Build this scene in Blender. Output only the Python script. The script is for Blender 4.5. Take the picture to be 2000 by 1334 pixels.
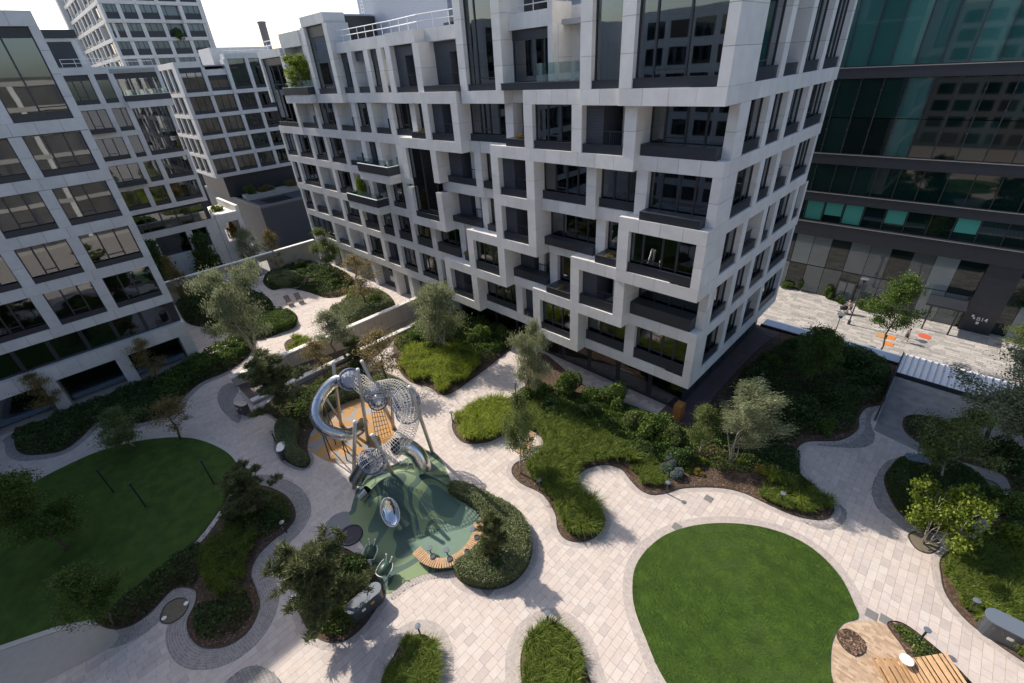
import bpy, math, random
import numpy as np
from mathutils import Vector, Matrix
R = math.radians
random.seed(7)
rng = np.random.default_rng(7)
for o in list(bpy.data.objects): bpy.data.objects.remove(o)
scene = bpy.context.scene
col = scene.collection

# ------------------------------------------------------------------ camera, sky, sun, exposure
CAM_H = 24.0
FPX = 890.549183                       # focal length in pixels of the 2000 px wide photograph
YAW, PITCH, ROLL = -0.804568335, -0.544004862, 0.0688058123
fw = np.array([math.cos(PITCH)*math.sin(YAW), math.cos(PITCH)*math.cos(YAW), math.sin(PITCH)])
rt = np.array([math.cos(YAW), -math.sin(YAW), 0.0])
dn = np.cross(fw, rt)
c_r = math.cos(ROLL)*rt + math.sin(ROLL)*dn
c_d = -math.sin(ROLL)*rt + math.cos(ROLL)*dn
cam_data = bpy.data.cameras.new('camera')
cam = bpy.data.objects.new('camera', cam_data)
col.objects.link(cam)
cam_data.sensor_width = 36.0
cam_data.lens = FPX/2000.0*36.0
cam_data.clip_start = 0.2
cam_data.clip_end = 6000
cam.matrix_world = Matrix(((c_r[0], -c_d[0], -fw[0], 0), (c_r[1], -c_d[1], -fw[1], 0), (c_r[2], -c_d[2], -fw[2], CAM_H), (0, 0, 0, 1)))
scene.camera = cam

SUN_EL, SUN_AZ = 40.0, 3.5             # light travels towards +X, turned SUN_AZ degrees towards +Y
world = bpy.data.worlds.new('World')
scene.world = world
world.use_nodes = True
wn = world.node_tree
sky = wn.nodes.new('ShaderNodeTexSky')
sky.sky_type = 'NISHITA'
sky.sun_disc = False
sky.sun_elevation = R(SUN_EL)
sky.sun_rotation = R(270.0 - SUN_AZ)   # the sun stands in the -X direction
sky.air_density = 1.0
sky.dust_density = 2.2
sky.ozone_density = 1.0
wn.links.new(sky.outputs[0], wn.nodes['Background'].inputs[0])
wn.nodes['Background'].inputs[1].default_value = 0.148
sd = bpy.data.lights.new('sun', 'SUN')
sd.energy = 4.5
sd.angle = R(0.53)
sd.color = (1.0, 0.89, 0.76)
sun = bpy.data.objects.new('sun', sd)
col.objects.link(sun)
ldir = Vector((math.cos(R(SUN_EL))*math.cos(R(SUN_AZ)), math.cos(R(SUN_EL))*math.sin(R(SUN_AZ)), -math.sin(R(SUN_EL))))
sun.rotation_euler = ldir.to_track_quat('-Z', 'Y').to_euler()
sun.location = (-60, 0, 80)
vs = scene.view_settings
vs.view_transform = 'Standard'
vs.look = 'None'
vs.exposure = 0.35
vs.gamma = 1.0
scene.render.engine = 'CYCLES'
scene.cycles.max_bounces = 6
scene.cycles.transparent_max_bounces = 8
scene.cycles.sample_clamp_indirect = 4.0

# ------------------------------------------------------------------ measuring: a photo pixel to the point where its ray meets a level plane
def g(px, py, z=0.0):
    d = c_r*((px-1000.0)/FPX) + c_d*((py-667.0)/FPX) + fw
    t = (z-CAM_H)/d[2]
    return (d[0]*t, d[1]*t, z)
def height_at(base, px, py):
    d = c_r*((px-1000.0)/FPX) + c_d*((py-667.0)/FPX) + fw
    t = (base[0]*d[0]+base[1]*d[1])/(d[0]**2+d[1]**2)
    return CAM_H + d[2]*t
def to_px(x, y, z):
    v = np.array([x, y, z-CAM_H]); w = v@fw
    return 1000+FPX*(v@c_r)/w, 667+FPX*(v@c_d)/w

# ------------------------------------------------------------------ mesh helpers
def new_mesh(name, V, F, mat=None, smooth=False):
    me = bpy.data.meshes.new(name)
    me.from_pydata([tuple(map(float, v)) for v in V], [], F)
    if mat is not None: me.materials.append(mat)
    if smooth: me.polygons.foreach_set('use_smooth', [True]*len(me.polygons))
    me.update()
    return me
def fast_mesh(name, V, nv, mat, smooth=False):
    """V: (N*nv,3) array, every nv consecutive vertices make one face."""
    V = np.asarray(V, dtype=np.float32).reshape(-1, 3)
    n = len(V); nf = n//nv
    me = bpy.data.meshes.new(name)
    me.vertices.add(n); me.vertices.foreach_set('co', V.ravel())
    me.loops.add(n); me.loops.foreach_set('vertex_index', np.arange(n, dtype=np.int32))
    me.polygons.add(nf); me.polygons.foreach_set('loop_start', np.arange(0, n, nv, dtype=np.int32))
    try: me.polygons.foreach_set('loop_total', np.full(nf, nv, dtype=np.int32))
    except Exception: pass
    me.polygons.foreach_set('use_smooth', np.full(nf, smooth, dtype=bool))
    me.materials.append(mat)
    me.update(calc_edges=True)
    return me
def link(name, me, parent=None, loc=None):
    o = bpy.data.objects.new(name, me)
    col.objects.link(o)
    if loc is not None: o.location = loc
    if parent is not None: o.parent = parent
    return o
def tag(o, label=None, cat=None, group=None, kind=None):
    if label: o['label'] = label
    if cat: o['category'] = cat
    if group: o['group'] = group
    if kind: o['kind'] = kind
    return o
def thing(name, label, cat, loc=(0, 0, 0), rz=0.0, group=None):
    o = bpy.data.objects.new(name, None)
    col.objects.link(o)
    o.location = loc; o.rotation_euler = (0, 0, rz); o.empty_display_size = 0.3
    return tag(o, label, cat, group)
def copy_tree(o, parent=None):
    c = o.copy(); col.objects.link(c)
    if parent is not None: c.parent = parent
    for ch in o.children: copy_tree(ch, c)
    return c
class MB:
    def __init__(s, off=(0, 0, 0)): s.V = []; s.F = []; s.off = off
    def add(s, V, F):
        b = len(s.V); ox, oy, oz = s.off
        s.V += [(v[0]-ox, v[1]-oy, v[2]-oz) for v in V]; s.F += [tuple(b+i for i in f) for f in F]
    def box(s, x0, y0, z0, x1, y1, z1):
        if x1 < x0: x0, x1 = x1, x0
        if y1 < y0: y0, y1 = y1, y0
        s.add([(x0, y0, z0), (x1, y0, z0), (x1, y1, z0), (x0, y1, z0), (x0, y0, z1), (x1, y0, z1), (x1, y1, z1), (x0, y1, z1)],
              [(0, 3, 2, 1), (4, 5, 6, 7), (0, 1, 5, 4), (1, 2, 6, 5), (2, 3, 7, 6), (3, 0, 4, 7)])
    def obox(s, c, ux, hx, hy, z0, z1):
        """box turned in plan: centre c, unit axis ux, half sizes hx along ux and hy across"""
        vx, vy = ux; wx, wy = -vy, vx
        P = [(c[0]+a*hx*vx+b*hy*wx, c[1]+a*hx*vy+b*hy*wy) for a, b in ((-1, -1), (1, -1), (1, 1), (-1, 1))]
        s.add([(p[0], p[1], z0) for p in P]+[(p[0], p[1], z1) for p in P],
              [(0, 3, 2, 1), (4, 5, 6, 7), (0, 1, 5, 4), (1, 2, 6, 5), (2, 3, 7, 6), (3, 0, 4, 7)])
    def prism(s, P, z0, z1, cap=True):
        n = len(P)
        s.add([(p[0], p[1], z0) for p in P]+[(p[0], p[1], z1) for p in P],
              [(i, (i+1) % n, n+(i+1) % n, n+i) for i in range(n)]+([tuple(range(n, 2*n))] if cap else []))
    def tube(s, path, rad, n=8, cap=True):
        path = [Vector(p) for p in path]
        if not hasattr(rad, '__len__'): rad = [rad]*len(path)
        V = []; prev = None
        for i, p in enumerate(path):
            t = (path[min(i+1, len(path)-1)]-path[max(i-1, 0)]).normalized()
            if prev is None:
                a = t.orthogonal().normalized()
            else:
                a = prev-t*prev.dot(t)
                a = a.normalized() if a.length > 1e-6 else t.orthogonal().normalized()
            prev = a; b = t.cross(a)
            for k in range(n):
                q = 2*math.pi*k/n
                V.append(p+(a*math.cos(q)+b*math.sin(q))*rad[i])
        F = [(i*n+k, i*n+(k+1) % n, (i+1)*n+(k+1) % n, (i+1)*n+k) for i in range(len(path)-1) for k in range(n)]
        if cap: F += [tuple(range(n-1, -1, -1)), tuple(range((len(path)-1)*n, len(path)*n))]
        s.add(V, F)
    def lathe(s, c, prof, n=16):
        V = [(c[0]+r*math.cos(2*math.pi*k/n), c[1]+r*math.sin(2*math.pi*k/n), c[2]+z) for r, z in prof for k in range(n)]
        F = [(i*n+k, i*n+(k+1) % n, (i+1)*n+(k+1) % n, (i+1)*n+k) for i in range(len(prof)-1) for k in range(n)]
        F += [tuple(range(n-1, -1, -1)), tuple(range((len(prof)-1)*n, len(prof)*n))]
        s.add(V, F)
    def build(s, name, mat, parent=None, smooth=False, loc=None):
        return link(name, new_mesh(name, s.V, s.F, mat, smooth), parent, loc)
def smooth_loop(P, n=6):
    P = [np.array(p[:2], float) for p in P]; m = len(P); out = []
    for i in range(m):
        p0, p1, p2, p3 = P[i-1], P[i], P[(i+1) % m], P[(i+2) % m]
        for k in range(n):
            t = k/n
            out.append(0.5*((2*p1)+(-p0+p2)*t+(2*p0-5*p1+4*p2-p3)*t*t+(-p0+3*p1-3*p2+p3)*t**3))
    return np.array(out)
def smooth_path(P, n=6):
    P = [np.array(p, float) for p in P]; out = []
    Q = [2*P[0]-P[1]]+P+[2*P[-1]-P[-2]]
    for i in range(1, len(Q)-2):
        p0, p1, p2, p3 = Q[i-1], Q[i], Q[i+1], Q[i+2]
        for k in range(n):
            t = k/n
            out.append(0.5*((2*p1)+(-p0+p2)*t+(2*p0-5*p1+4*p2-p3)*t*t+(-p0+3*p1-3*p2+p3)*t**3))
    out.append(P[-1])
    return out
def inside(P, X, Y):
    X = np.asarray(X, float); Y = np.asarray(Y, float)
    r = np.zeros(X.shape, bool); n = len(P); j = n-1
    for i in range(n):
        xi, yi = P[i]; xj, yj = P[j]
        c = ((yi > Y) != (yj > Y))
        with np.errstate(divide='ignore', invalid='ignore'):
            xx = (xj-xi)*(Y-yi)/(yj-yi if yj != yi else 1e-9)+xi
        r ^= c & (X < xx); j = i
    return r
def area(P):
    x, y = P[:, 0], P[:, 1]
    return 0.5*float(np.sum(x*np.roll(y, -1)-np.roll(x, -1)*y))
def ccw(P): return P if area(P) > 0 else P[::-1]
def offset(P, d):
    """outward offset of a ccw loop"""
    P = ccw(np.asarray(P)); t = np.roll(P, -1, 0)-np.roll(P, 1, 0)
    t /= np.maximum(np.linalg.norm(t, axis=1), 1e-9)[:, None]
    return P+np.stack([t[:, 1], -t[:, 0]], 1)*d
def edge_dist(P, X, Y):
    A = P; B = np.roll(P, -1, 0); d = np.full(len(X), 1e9)
    for a, b in zip(A, B):
        ab = b-a; L = ab@ab+1e-12
        t = np.clip(((X-a[0])*ab[0]+(Y-a[1])*ab[1])/L, 0, 1)
        d = np.minimum(d, np.hypot(X-a[0]-t*ab[0], Y-a[1]-t*ab[1]))
    return d
def sample_in(P, n, r=rng):
    lo = P.min(0); hi = P.max(0); out = []; tot = 0
    while tot < n:
        q = r.uniform(lo, hi, (max(64, 2*n), 2)); q = q[inside(P, q[:, 0], q[:, 1])]
        out.append(q); tot += len(q)
        if len(q) == 0: break
    return np.concatenate(out)[:n]
def lump(X, Y, s=1.0, k=0.0):
    return (np.sin(X*1.3*s+k)+np.sin(Y*1.7*s+1.3*k+1)+np.sin((X+Y)*0.9*s+2.1*k)+np.sin((X-Y*1.2)*2.3*s+k))*0.25

# ------------------------------------------------------------------ materials
def M(name, base=(.5, .5, .5), rough=.6, metal=0.0, spec=.5, var=0.0, scale=4.0, dark=None, bump=0.0, bscale=40.0, island=0.0, objr=0.0, ramp=None, detail=6.0, transl=0.0, coat=0.0):
    m = bpy.data.materials.new(name); m.use_nodes = True
    nt = m.node_tree; N = nt.nodes; L = nt.links
    p = N['Principled BSDF']
    p.inputs['Roughness'].default_value = rough
    p.inputs['Metallic'].default_value = metal
    p.inputs['Specular IOR Level'].default_value = spec
    if coat: p.inputs['Coat Weight'].default_value = coat
    p.inputs['Base Color'].default_value = (*base, 1)
    csock = None
    tc = N.new('ShaderNodeTexCoord')
    def rgb(c):
        n = N.new('ShaderNodeRGB'); n.outputs[0].default_value = (*c, 1); return n.outputs[0]
    csock = rgb(base)
    if ramp is not None:
        cr = N.new('ShaderNodeValToRGB')
        el = cr.color_ramp.elements
        while len(el) < len(ramp): el.new(0.5)
        for e, (pos, c) in zip(el, ramp): e.position = pos; e.color = (*c, 1)
        src = None
        if island or objr:
            gi = N.new('ShaderNodeNewGeometry'); oi = N.new('ShaderNodeObjectInfo')
            add = N.new('ShaderNodeMath'); add.operation = 'ADD'
            L.new(gi.outputs['Random Per Island'], add.inputs[0]); L.new(oi.outputs['Random'], add.inputs[1])
            fr = N.new('ShaderNodeMath'); fr.operation = 'FRACT'; L.new(add.outputs[0], fr.inputs[0]); src = fr.outputs[0]
        else:
            nz = N.new('ShaderNodeTexNoise'); nz.inputs['Scale'].default_value = scale; nz.inputs['Detail'].default_value = detail
            L.new(tc.outputs['Object'], nz.inputs[0]); src = nz.outputs[0]
        L.new(src, cr.inputs[0]); csock = cr.outputs[0]
    if var > 0:
        geo = N.new('ShaderNodeNewGeometry')
        nz = N.new('ShaderNodeTexNoise'); nz.inputs['Scale'].default_value = scale; nz.inputs['Detail'].default_value = detail; nz.inputs['Roughness'].default_value = .6
        L.new(geo.outputs['Position'], nz.inputs[0])
        mr = N.new('ShaderNodeMapRange'); mr.inputs[1].default_value = .25; mr.inputs[2].default_value = .75; mr.inputs[3].default_value = 1-var; mr.inputs[4].default_value = 1+var
        L.new(nz.outputs[0], mr.inputs[0])
        mx = N.new('ShaderNodeMix'); mx.data_type = 'RGBA'; mx.blend_type = 'MULTIPLY'; mx.inputs[0].default_value = 1
        L.new(csock, mx.inputs[6]); L.new(mr.outputs[0], mx.inputs[7]); csock = mx.outputs[2]
    if ramp is None and (island or objr):
        gi = N.new('ShaderNodeNewGeometry'); oi = N.new('ShaderNodeObjectInfo')
        add = N.new('ShaderNodeMath'); add.operation = 'ADD'
        L.new(gi.outputs['Random Per Island'], add.inputs[0]); L.new(oi.outputs['Random'], add.inputs[1])
        fr = N.new('ShaderNodeMath'); fr.operation = 'FRACT'; L.new(add.outputs[0], fr.inputs[0])
        a = max(island, objr)
        mr = N.new('ShaderNodeMapRange'); mr.inputs[3].default_value = 1-a; mr.inputs[4].default_value = 1+a
        L.new(fr.outputs[0], mr.inputs[0])
        mx = N.new('ShaderNodeMix'); mx.data_type = 'RGBA'; mx.blend_type = 'MULTIPLY'; mx.inputs[0].default_value = 1
        L.new(csock, mx.inputs[6]); L.new(mr.outputs[0], mx.inputs[7]); csock = mx.outputs[2]
    L.new(csock, p.inputs['Base Color'])
    if bump > 0:
        geo = N.new('ShaderNodeNewGeometry')
        nz = N.new('ShaderNodeTexNoise'); nz.inputs['Scale'].default_value = bscale; nz.inputs['Detail'].default_value = 4
        L.new(geo.outputs['Position'], nz.inputs[0])
        bp = N.new('ShaderNodeBump'); bp.inputs['Strength'].default_value = bump; bp.inputs['Distance'].default_value = .02
        L.new(nz.outputs[0], bp.inputs['Height']); L.new(bp.outputs[0], p.inputs['Normal'])
    if transl > 0:
        tr = N.new('ShaderNodeBsdfTranslucent'); ms = N.new('ShaderNodeMixShader'); ms.inputs[0].default_value = transl
        L.new(csock, tr.inputs[0]); out = N['Material Output']
        L.new(p.outputs[0], ms.inputs[1]); L.new(tr.outputs[0], ms.inputs[2]); L.new(ms.outputs[0], out.inputs[0])
    return m
def leaf_mat(name, c0, c1, c2, transl=.3, rough=.55):
    return M(name, rough=rough, spec=.3, ramp=[(0.0, c0), (.5, c1), (1.0, c2)], island=1, var=.22, scale=.9, detail=3, transl=transl)

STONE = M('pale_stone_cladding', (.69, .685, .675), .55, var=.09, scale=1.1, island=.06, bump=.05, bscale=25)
STONE_SHADE = M('shaded_stone_cladding', (.65, .645, .64), .6, var=.10, scale=1.1, island=.05)  # same stone as STONE, its base colour darkened to carry the shade
STONE_CORE = M('cladding_joint_shadow', (.23, .225, .22), .9)  # dark core seen through the open panel joints
ANTHRA = M('anthracite_metal', (.030, .034, .044), .42, var=.15, scale=1.5)
ANTHRA2 = M('slate_grey_panel', (.062, .070, .088), .5, var=.12, scale=1.0)
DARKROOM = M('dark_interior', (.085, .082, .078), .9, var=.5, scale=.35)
GLASS = M('dark_window_glass', (.012, .014, .016), .025, spec=.75, ramp=[(0, (.010, .012, .015)), (.45, (.020, .024, .030)), (.75, (.036, .041, .044)), (1, (.062, .060, .056))], objr=1)
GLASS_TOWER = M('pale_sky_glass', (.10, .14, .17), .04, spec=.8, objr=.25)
GREEN_SKY_GLASS = M('green_curtain_glass', (.006, .045, .04), .03, spec=1.0, ramp=[(0, (.02, .085, .082)), (.6, (.035, .13, .122)), (1, (.06, .19, .175))], objr=1)  # green glass, its ramp brightened to stand in for mirrored sky
BLACK_GLASS = M('black_curtain_glass', (.004, .018, .017), .03, spec=.8, objr=.5)
SHOP_GLASS = M('grey_shopfront_glass', (.13, .16, .17), .04, spec=.8, objr=.5)
BLIND = M('teal_roller_blind', (.05, .26, .22), .35, objr=.3)
WHITE_METAL = M('white_painted_metal', (.84, .85, .86), .28)
ROOF_GREY = M('roof_membrane', (.35, .36, .38), .8, var=.1)
BLUE_PANEL = M('pale_blue_grey_panel', (.42, .46, .54), .5, var=.05)
CONCRETE = M('light_concrete', (.45, .43, .40), .8, var=.12, scale=1.2, bump=.1)
COPING = M('white_stone_coping', (.74, .73, .70), .6, var=.06, scale=1.5)
TRAV = M('travertine_wall', (.47, .42, .36), .7, var=.14, scale=1.1, island=.05)
RAIL_GLASS = None
def glass_clear(name, tint=(.85, .93, .92), f=.16):
    m = bpy.data.materials.new(name); m.use_nodes = True
    nt = m.node_tree; N = nt.nodes; L = nt.links
    gl = N.new('ShaderNodeBsdfGlossy'); gl.inputs['Roughness'].default_value = .02; gl.inputs['Color'].default_value = (.9, .95, .95, 1)
    tp = N.new('ShaderNodeBsdfTransparent'); tp.inputs[0].default_value = (*tint, 1)
    ms = N.new('ShaderNodeMixShader'); ms.inputs[0].default_value = f
    L.new(tp.outputs[0], ms.inputs[1]); L.new(gl.outputs[0], ms.inputs[2]); L.new(ms.outputs[0], N['Material Output'].inputs[0])
    return m
RAIL_GLASS = glass_clear('clear_balustrade_glass')
def window_glass(name, tints, k=1.5, base=.05):
    m = bpy.data.materials.new(name); m.use_nodes = True
    nt = m.node_tree; N = nt.nodes; L = nt.links
    oi = N.new('ShaderNodeObjectInfo'); cr = N.new('ShaderNodeValToRGB'); el = cr.color_ramp.elements
    while len(el) < len(tints): el.new(.5)
    for i, (e, c) in enumerate(zip(el, tints)): e.position = i/(len(tints)-1); e.color = (*c, 1)
    L.new(oi.outputs['Random'], cr.inputs[0])
    tp = N.new('ShaderNodeBsdfTransparent'); L.new(cr.outputs[0], tp.inputs[0])
    gl = N.new('ShaderNodeBsdfGlossy'); gl.inputs['Roughness'].default_value = .015; gl.inputs['Color'].default_value = (.86, .92, .96, 1)
    geo = N.new('ShaderNodeNewGeometry'); nz = N.new('ShaderNodeTexNoise'); nz.inputs['Scale'].default_value = .55; nz.inputs['Detail'].default_value = 1; L.new(geo.outputs['Position'], nz.inputs[0])
    bp = N.new('ShaderNodeBump'); bp.inputs['Strength'].default_value = .02; bp.inputs['Distance'].default_value = .1; L.new(nz.outputs[0], bp.inputs['Height']); L.new(bp.outputs[0], gl.inputs['Normal'])
    fr = N.new('ShaderNodeFresnel'); fr.inputs[0].default_value = 1.6
    ma = N.new('ShaderNodeMath'); ma.operation = 'MULTIPLY_ADD'; ma.use_clamp = True; ma.inputs[1].default_value = k; ma.inputs[2].default_value = base; L.new(fr.outputs[0], ma.inputs[0])
    ms = N.new('ShaderNodeMixShader'); L.new(ma.outputs[0], ms.inputs[0]); L.new(tp.outputs[0], ms.inputs[1]); L.new(gl.outputs[0], ms.inputs[2]); L.new(ms.outputs[0], N['Material Output'].inputs[0])
    return m
GLASS = window_glass('window_glass', [(.26, .31, .35), (.38, .43, .47), (.52, .57, .60)], 1.6, .09)
CURTAIN = M('pale_curtain', (.42, .40, .37), .9, var=.25, scale=9, objr=.25)
STEEL = M('brushed_stainless_steel', (.62, .63, .65), .22, metal=1.0, var=.06, scale=8)
MIRROR = M('polished_steel', (.75, .76, .78), .06, metal=1.0)
POLE = M('galvanised_pole', (.50, .47, .43), .4, metal=.6, var=.1, scale=3)
ROPE = M('pale_rope', (.60, .58, .53), .8)
BLUE_ROPE = M('blue_rope', (.07, .11, .22), .7)
NET_ROPE = M('grey_blue_rope', (.30, .33, .40), .7)
DARK_ROPE = M('dark_rope', (.05, .05, .06), .8)
WOOD = M('oiled_larch', (.44, .27, .14), .6, var=.22, scale=6, island=.12, objr=.12)
WOOD_GREY = M('weathered_dark_wood', (.10, .075, .06), .7, var=.2, scale=6)
WHITE = M('white_enamel', (.82, .82, .80), .35)
BIN = M('bin_dark_grey', (.055, .065, .08), .35, var=.08)
BIN_TOP = M('bin_lid_grey', (.13, .16, .20), .25)
BARK = M('bark', (.13, .10, .075), .9, var=.3, scale=5)
BARK_PALE = M('pale_bark', (.36, .33, .29), .85, var=.3, scale=6)
MULCH = M('bark_mulch', (.10, .055, .035), .95, ramp=[(0.25, (.025, .016, .011)), (.5, (.07, .045, .030)), (.75, (.16, .108, .075))], scale=9, detail=9, bump=.6, bscale=22)
SOIL = M('gravel_soil', (.16, .14, .10), .95, var=.35, scale=14, detail=9, bump=.4, bscale=30)
CHIP = M('wood_chip', rough=.9, ramp=[(0, (.04, .024, .017)), (.5, (.12, .072, .048)), (1, (.27, .185, .13))], island=1)
EDGE = M('steel_edging', (.05, .045, .042), .6)
KERB = M('pale_kerb', (.50, .48, .44), .7, var=.1)
SLAB = M('paving_slab', rough=.75, ramp=[(0, (.46, .415, .39)), (.2, (.53, .465, .43)), (.5, (.555, .49, .45)), (.8, (.575, .525, .485)), (1, (.50, .45, .43))], island=1, var=.09, scale=2.5, bump=.06)
MORTAR = M('paving_joint', (.40, .36, .335), .95, var=.15, scale=3)
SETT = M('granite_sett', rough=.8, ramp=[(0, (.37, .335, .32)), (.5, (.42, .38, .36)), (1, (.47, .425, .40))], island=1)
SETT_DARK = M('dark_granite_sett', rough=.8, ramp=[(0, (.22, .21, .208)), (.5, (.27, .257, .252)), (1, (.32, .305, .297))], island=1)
BRICK_PAVE = M('tan_clinker', rough=.8, ramp=[(0, (.34, .24, .16)), (.5, (.45, .33, .23)), (1, (.54, .42, .30))], island=1, var=.1, scale=2)
DARK_PAVE = M('dark_brown_paving', (.10, .075, .072), .5, var=.2, scale=1.3)
STREET = M('street_slab', rough=.8, ramp=[(0, (.30, .29, .28)), (.5, (.40, .385, .37)), (1, (.50, .48, .46))], island=1)
STREET_BASE = M('street_base', (.30, .29, .28), .9, var=.1)
SAND = M('resin_gravel', (.40, .375, .335), .9, var=.08, scale=3, bump=.1, bscale=60)
LAWN = M('lawn_turf', (.05, .13, .016), .9, ramp=[(.3, (.032, .075, .005)), (.7, (.058, .112, .010))], scale=1.3, detail=8, var=.16, bump=.5, bscale=35)
BLADE = leaf_mat('lawn_blade', (0.034, 0.08, 0.005), (0.05, 0.106, 0.008), (0.072, 0.135, 0.013), 0.3)
def rubber(name, cols, scale, ths, seed):
    m = bpy.data.materials.new(name); m.use_nodes = True
    nt = m.node_tree; N = nt.nodes; L = nt.links; p = N['Principled BSDF']; p.inputs['Roughness'].default_value = .85
    geo = N.new('ShaderNodeNewGeometry'); mp = N.new('ShaderNodeMapping'); mp.inputs['Location'].default_value = seed
    mp.inputs['Scale'].default_value = (1, 1, 0); L.new(geo.outputs['Position'], mp.inputs[0])
    nz = N.new('ShaderNodeTexNoise'); nz.inputs['Scale'].default_value = scale; nz.inputs['Detail'].default_value = 0.6; nz.inputs['Distortion'].default_value = .5
    L.new(mp.outputs[0], nz.inputs[0])
    cr = N.new('ShaderNodeValToRGB'); cr.color_ramp.interpolation = 'CONSTANT'; el = cr.color_ramp.elements
    while len(el) < len(cols): el.new(.5)
    for e, t, c in zip(el, ths, cols): e.position = t; e.color = (*c, 1)
    L.new(nz.outputs[0], cr.inputs[0])
    n2 = N.new('ShaderNodeTexNoise'); n2.inputs['Scale'].default_value = 60; L.new(geo.outputs['Position'], n2.inputs[0])
    mr = N.new('ShaderNodeMapRange'); mr.inputs[1].default_value = .3; mr.inputs[2].default_value = .7; mr.inputs[3].default_value = .85; mr.inputs[4].default_value = 1.15; L.new(n2.outputs[0], mr.inputs[0])
    mx = N.new('ShaderNodeMix'); mx.data_type = 'RGBA'; mx.blend_type = 'MULTIPLY'; mx.inputs[0].default_value = 1
    L.new(cr.outputs[0], mx.inputs[6]); L.new(mr.outputs[0], mx.inputs[7]); L.new(mx.outputs[2], p.inputs[0])
    return m
RUB_GREEN = rubber('green_rubber', [(.055, .10, .085), (.145, .215, .125), (.072, .125, .105), (.20, .275, .145), (.10, .165, .125)], .36, [0, .40, .47, .54, .64], (3.1, 7.7, 0))
RUB_ORANGE = rubber('orange_rubber', [(.43, .235, .085), (.29, .28, .27), (.46, .26, .095), (.34, .315, .29)], .55, [0, .40, .47, .62], (9.2, 1.3, 0))
RUB_TEAL = M('teal_rubber', (.15, .235, .18), .85, var=.08, scale=2)
RUB_GREY = M('blue_grey_rubber', (.22, .225, .24), .85, var=.06)
LF_GRASS = leaf_mat('ornamental_grass_leaf', (0.075, 0.13, 0.016), (0.145, 0.215, 0.03), (0.27, 0.32, 0.075), 0.45)
LF_LIME = leaf_mat('lime_grass_leaf', (0.15, 0.22, 0.02), (0.27, 0.35, 0.035), (0.46, 0.5, 0.09), 0.45)
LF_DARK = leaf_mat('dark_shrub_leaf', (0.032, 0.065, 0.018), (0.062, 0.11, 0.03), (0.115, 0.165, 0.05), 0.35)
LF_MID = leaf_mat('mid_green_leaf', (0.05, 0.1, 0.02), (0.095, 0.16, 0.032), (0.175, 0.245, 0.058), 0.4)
LF_HEDGE = leaf_mat('hedge_leaf', (0.13, 0.165, 0.075), (0.21, 0.255, 0.12), (0.32, 0.355, 0.185), 0.3)
LF_SILVER = leaf_mat('silver_willow_leaf', (0.15, 0.18, 0.09), (0.25, 0.285, 0.155), (0.43, 0.46, 0.29), 0.4)
LF_BIRCH = leaf_mat('birch_leaf', (0.08, 0.125, 0.038), (0.145, 0.195, 0.062), (0.25, 0.295, 0.11), 0.45)
LF_PINE = leaf_mat('pine_needle', (0.06, 0.085, 0.035), (0.12, 0.145, 0.055), (0.22, 0.235, 0.1), 0.2)
LF_YELLOW = leaf_mat('yellow_green_leaf', (0.09, 0.145, 0.014), (0.165, 0.235, 0.028), (0.28, 0.33, 0.055), 0.4)
LF_AUTUMN = leaf_mat('autumn_leaf', (0.144, 0.12, 0.036), (0.24, 0.192, 0.072), (0.36, 0.288, 0.12), 0.4)
LF_BLUE = leaf_mat('blue_spruce_needle', (.075, .11, .11), (.13, .175, .175), (.20, .245, .24), .1)
LF_GOLD = leaf_mat('golden_foliage', (.22, .17, .03), (.34, .27, .05), (.45, .36, .10), .35)
# ------------------------------------------------------------------ setting: ground, paving, lawns, beds
def px_loop(pts, n=5, z=0.0): return ccw(smooth_loop([g(a, b, z) for a, b in pts], n))
TRX0, TRX1, TRY0, TRY1 = -43.3, -39.45, 5.75, 26.6      # the sunken ramp between the two walls
me = new_mesh('ground', [(-2500, -2500, -5.06), (2500, -2500, -5.06), (2500, 2500, -5.06), (-2500, 2500, -5.06)], [(0, 1, 2, 3)], STREET_BASE)
tag(link('ground', me), kind='structure')
mb = MB()
def sheet(x0, y0, x1, y1, z): mb.add([(x0, y0, z), (x1, y0, z), (x1, y1, z), (x0, y1, z)], [(0, 1, 2, 3)])
YE = 45.6
sheet(-69.9, -120, TRX0, YE, -.03); sheet(TRX1, -120, 60, YE, -.03); sheet(TRX0, -120, TRX1, TRY0, -.03); sheet(TRX0, TRY1, TRX1, YE, -.03)
pavement = tag(mb.build('pavement', MORTAR), kind='structure')

LAWN1 = px_loop([(1235, 1150), (1240, 1110), (1262, 1075), (1300, 1045), (1355, 1027), (1420, 1022), (1490, 1030), (1550, 1050), (1600, 1082), (1642, 1128), (1668, 1180), (1676, 1207), (1648, 1218), (1628, 1246), (1622, 1290), (1630, 1340), (1690, 1440), (1600, 1520), (1480, 1500), (1370, 1420), (1296, 1325), (1258, 1240), (1240, 1190)])
LAWN2 = px_loop([(463, 912), (440, 882), (390, 860), (340, 855), (270, 862), (200, 880), (140, 905), (60, 946), (0, 986), (-90, 1040), (-260, 1160), (-330, 1260), (-200, 1310), (-60, 1280), (0, 1262), (120, 1222), (190, 1206), (250, 1170), (300, 1125), (380, 1062), (425, 1005), (450, 962)])
PATIO = px_loop([(1680, 1212), (1648, 1222), (1630, 1248), (1624, 1290), (1632, 1340), (1690, 1430), (1780, 1470), (1870, 1420), (1815, 1345), (1775, 1275), (1745, 1232), (1720, 1216)])
ORANGE = px_loop([(603, 868), (622, 892), (660, 905), (705, 902), (748, 884), (768, 850), (768, 815), (745, 785), (705, 775), (660, 790), (622, 822)])
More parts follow.
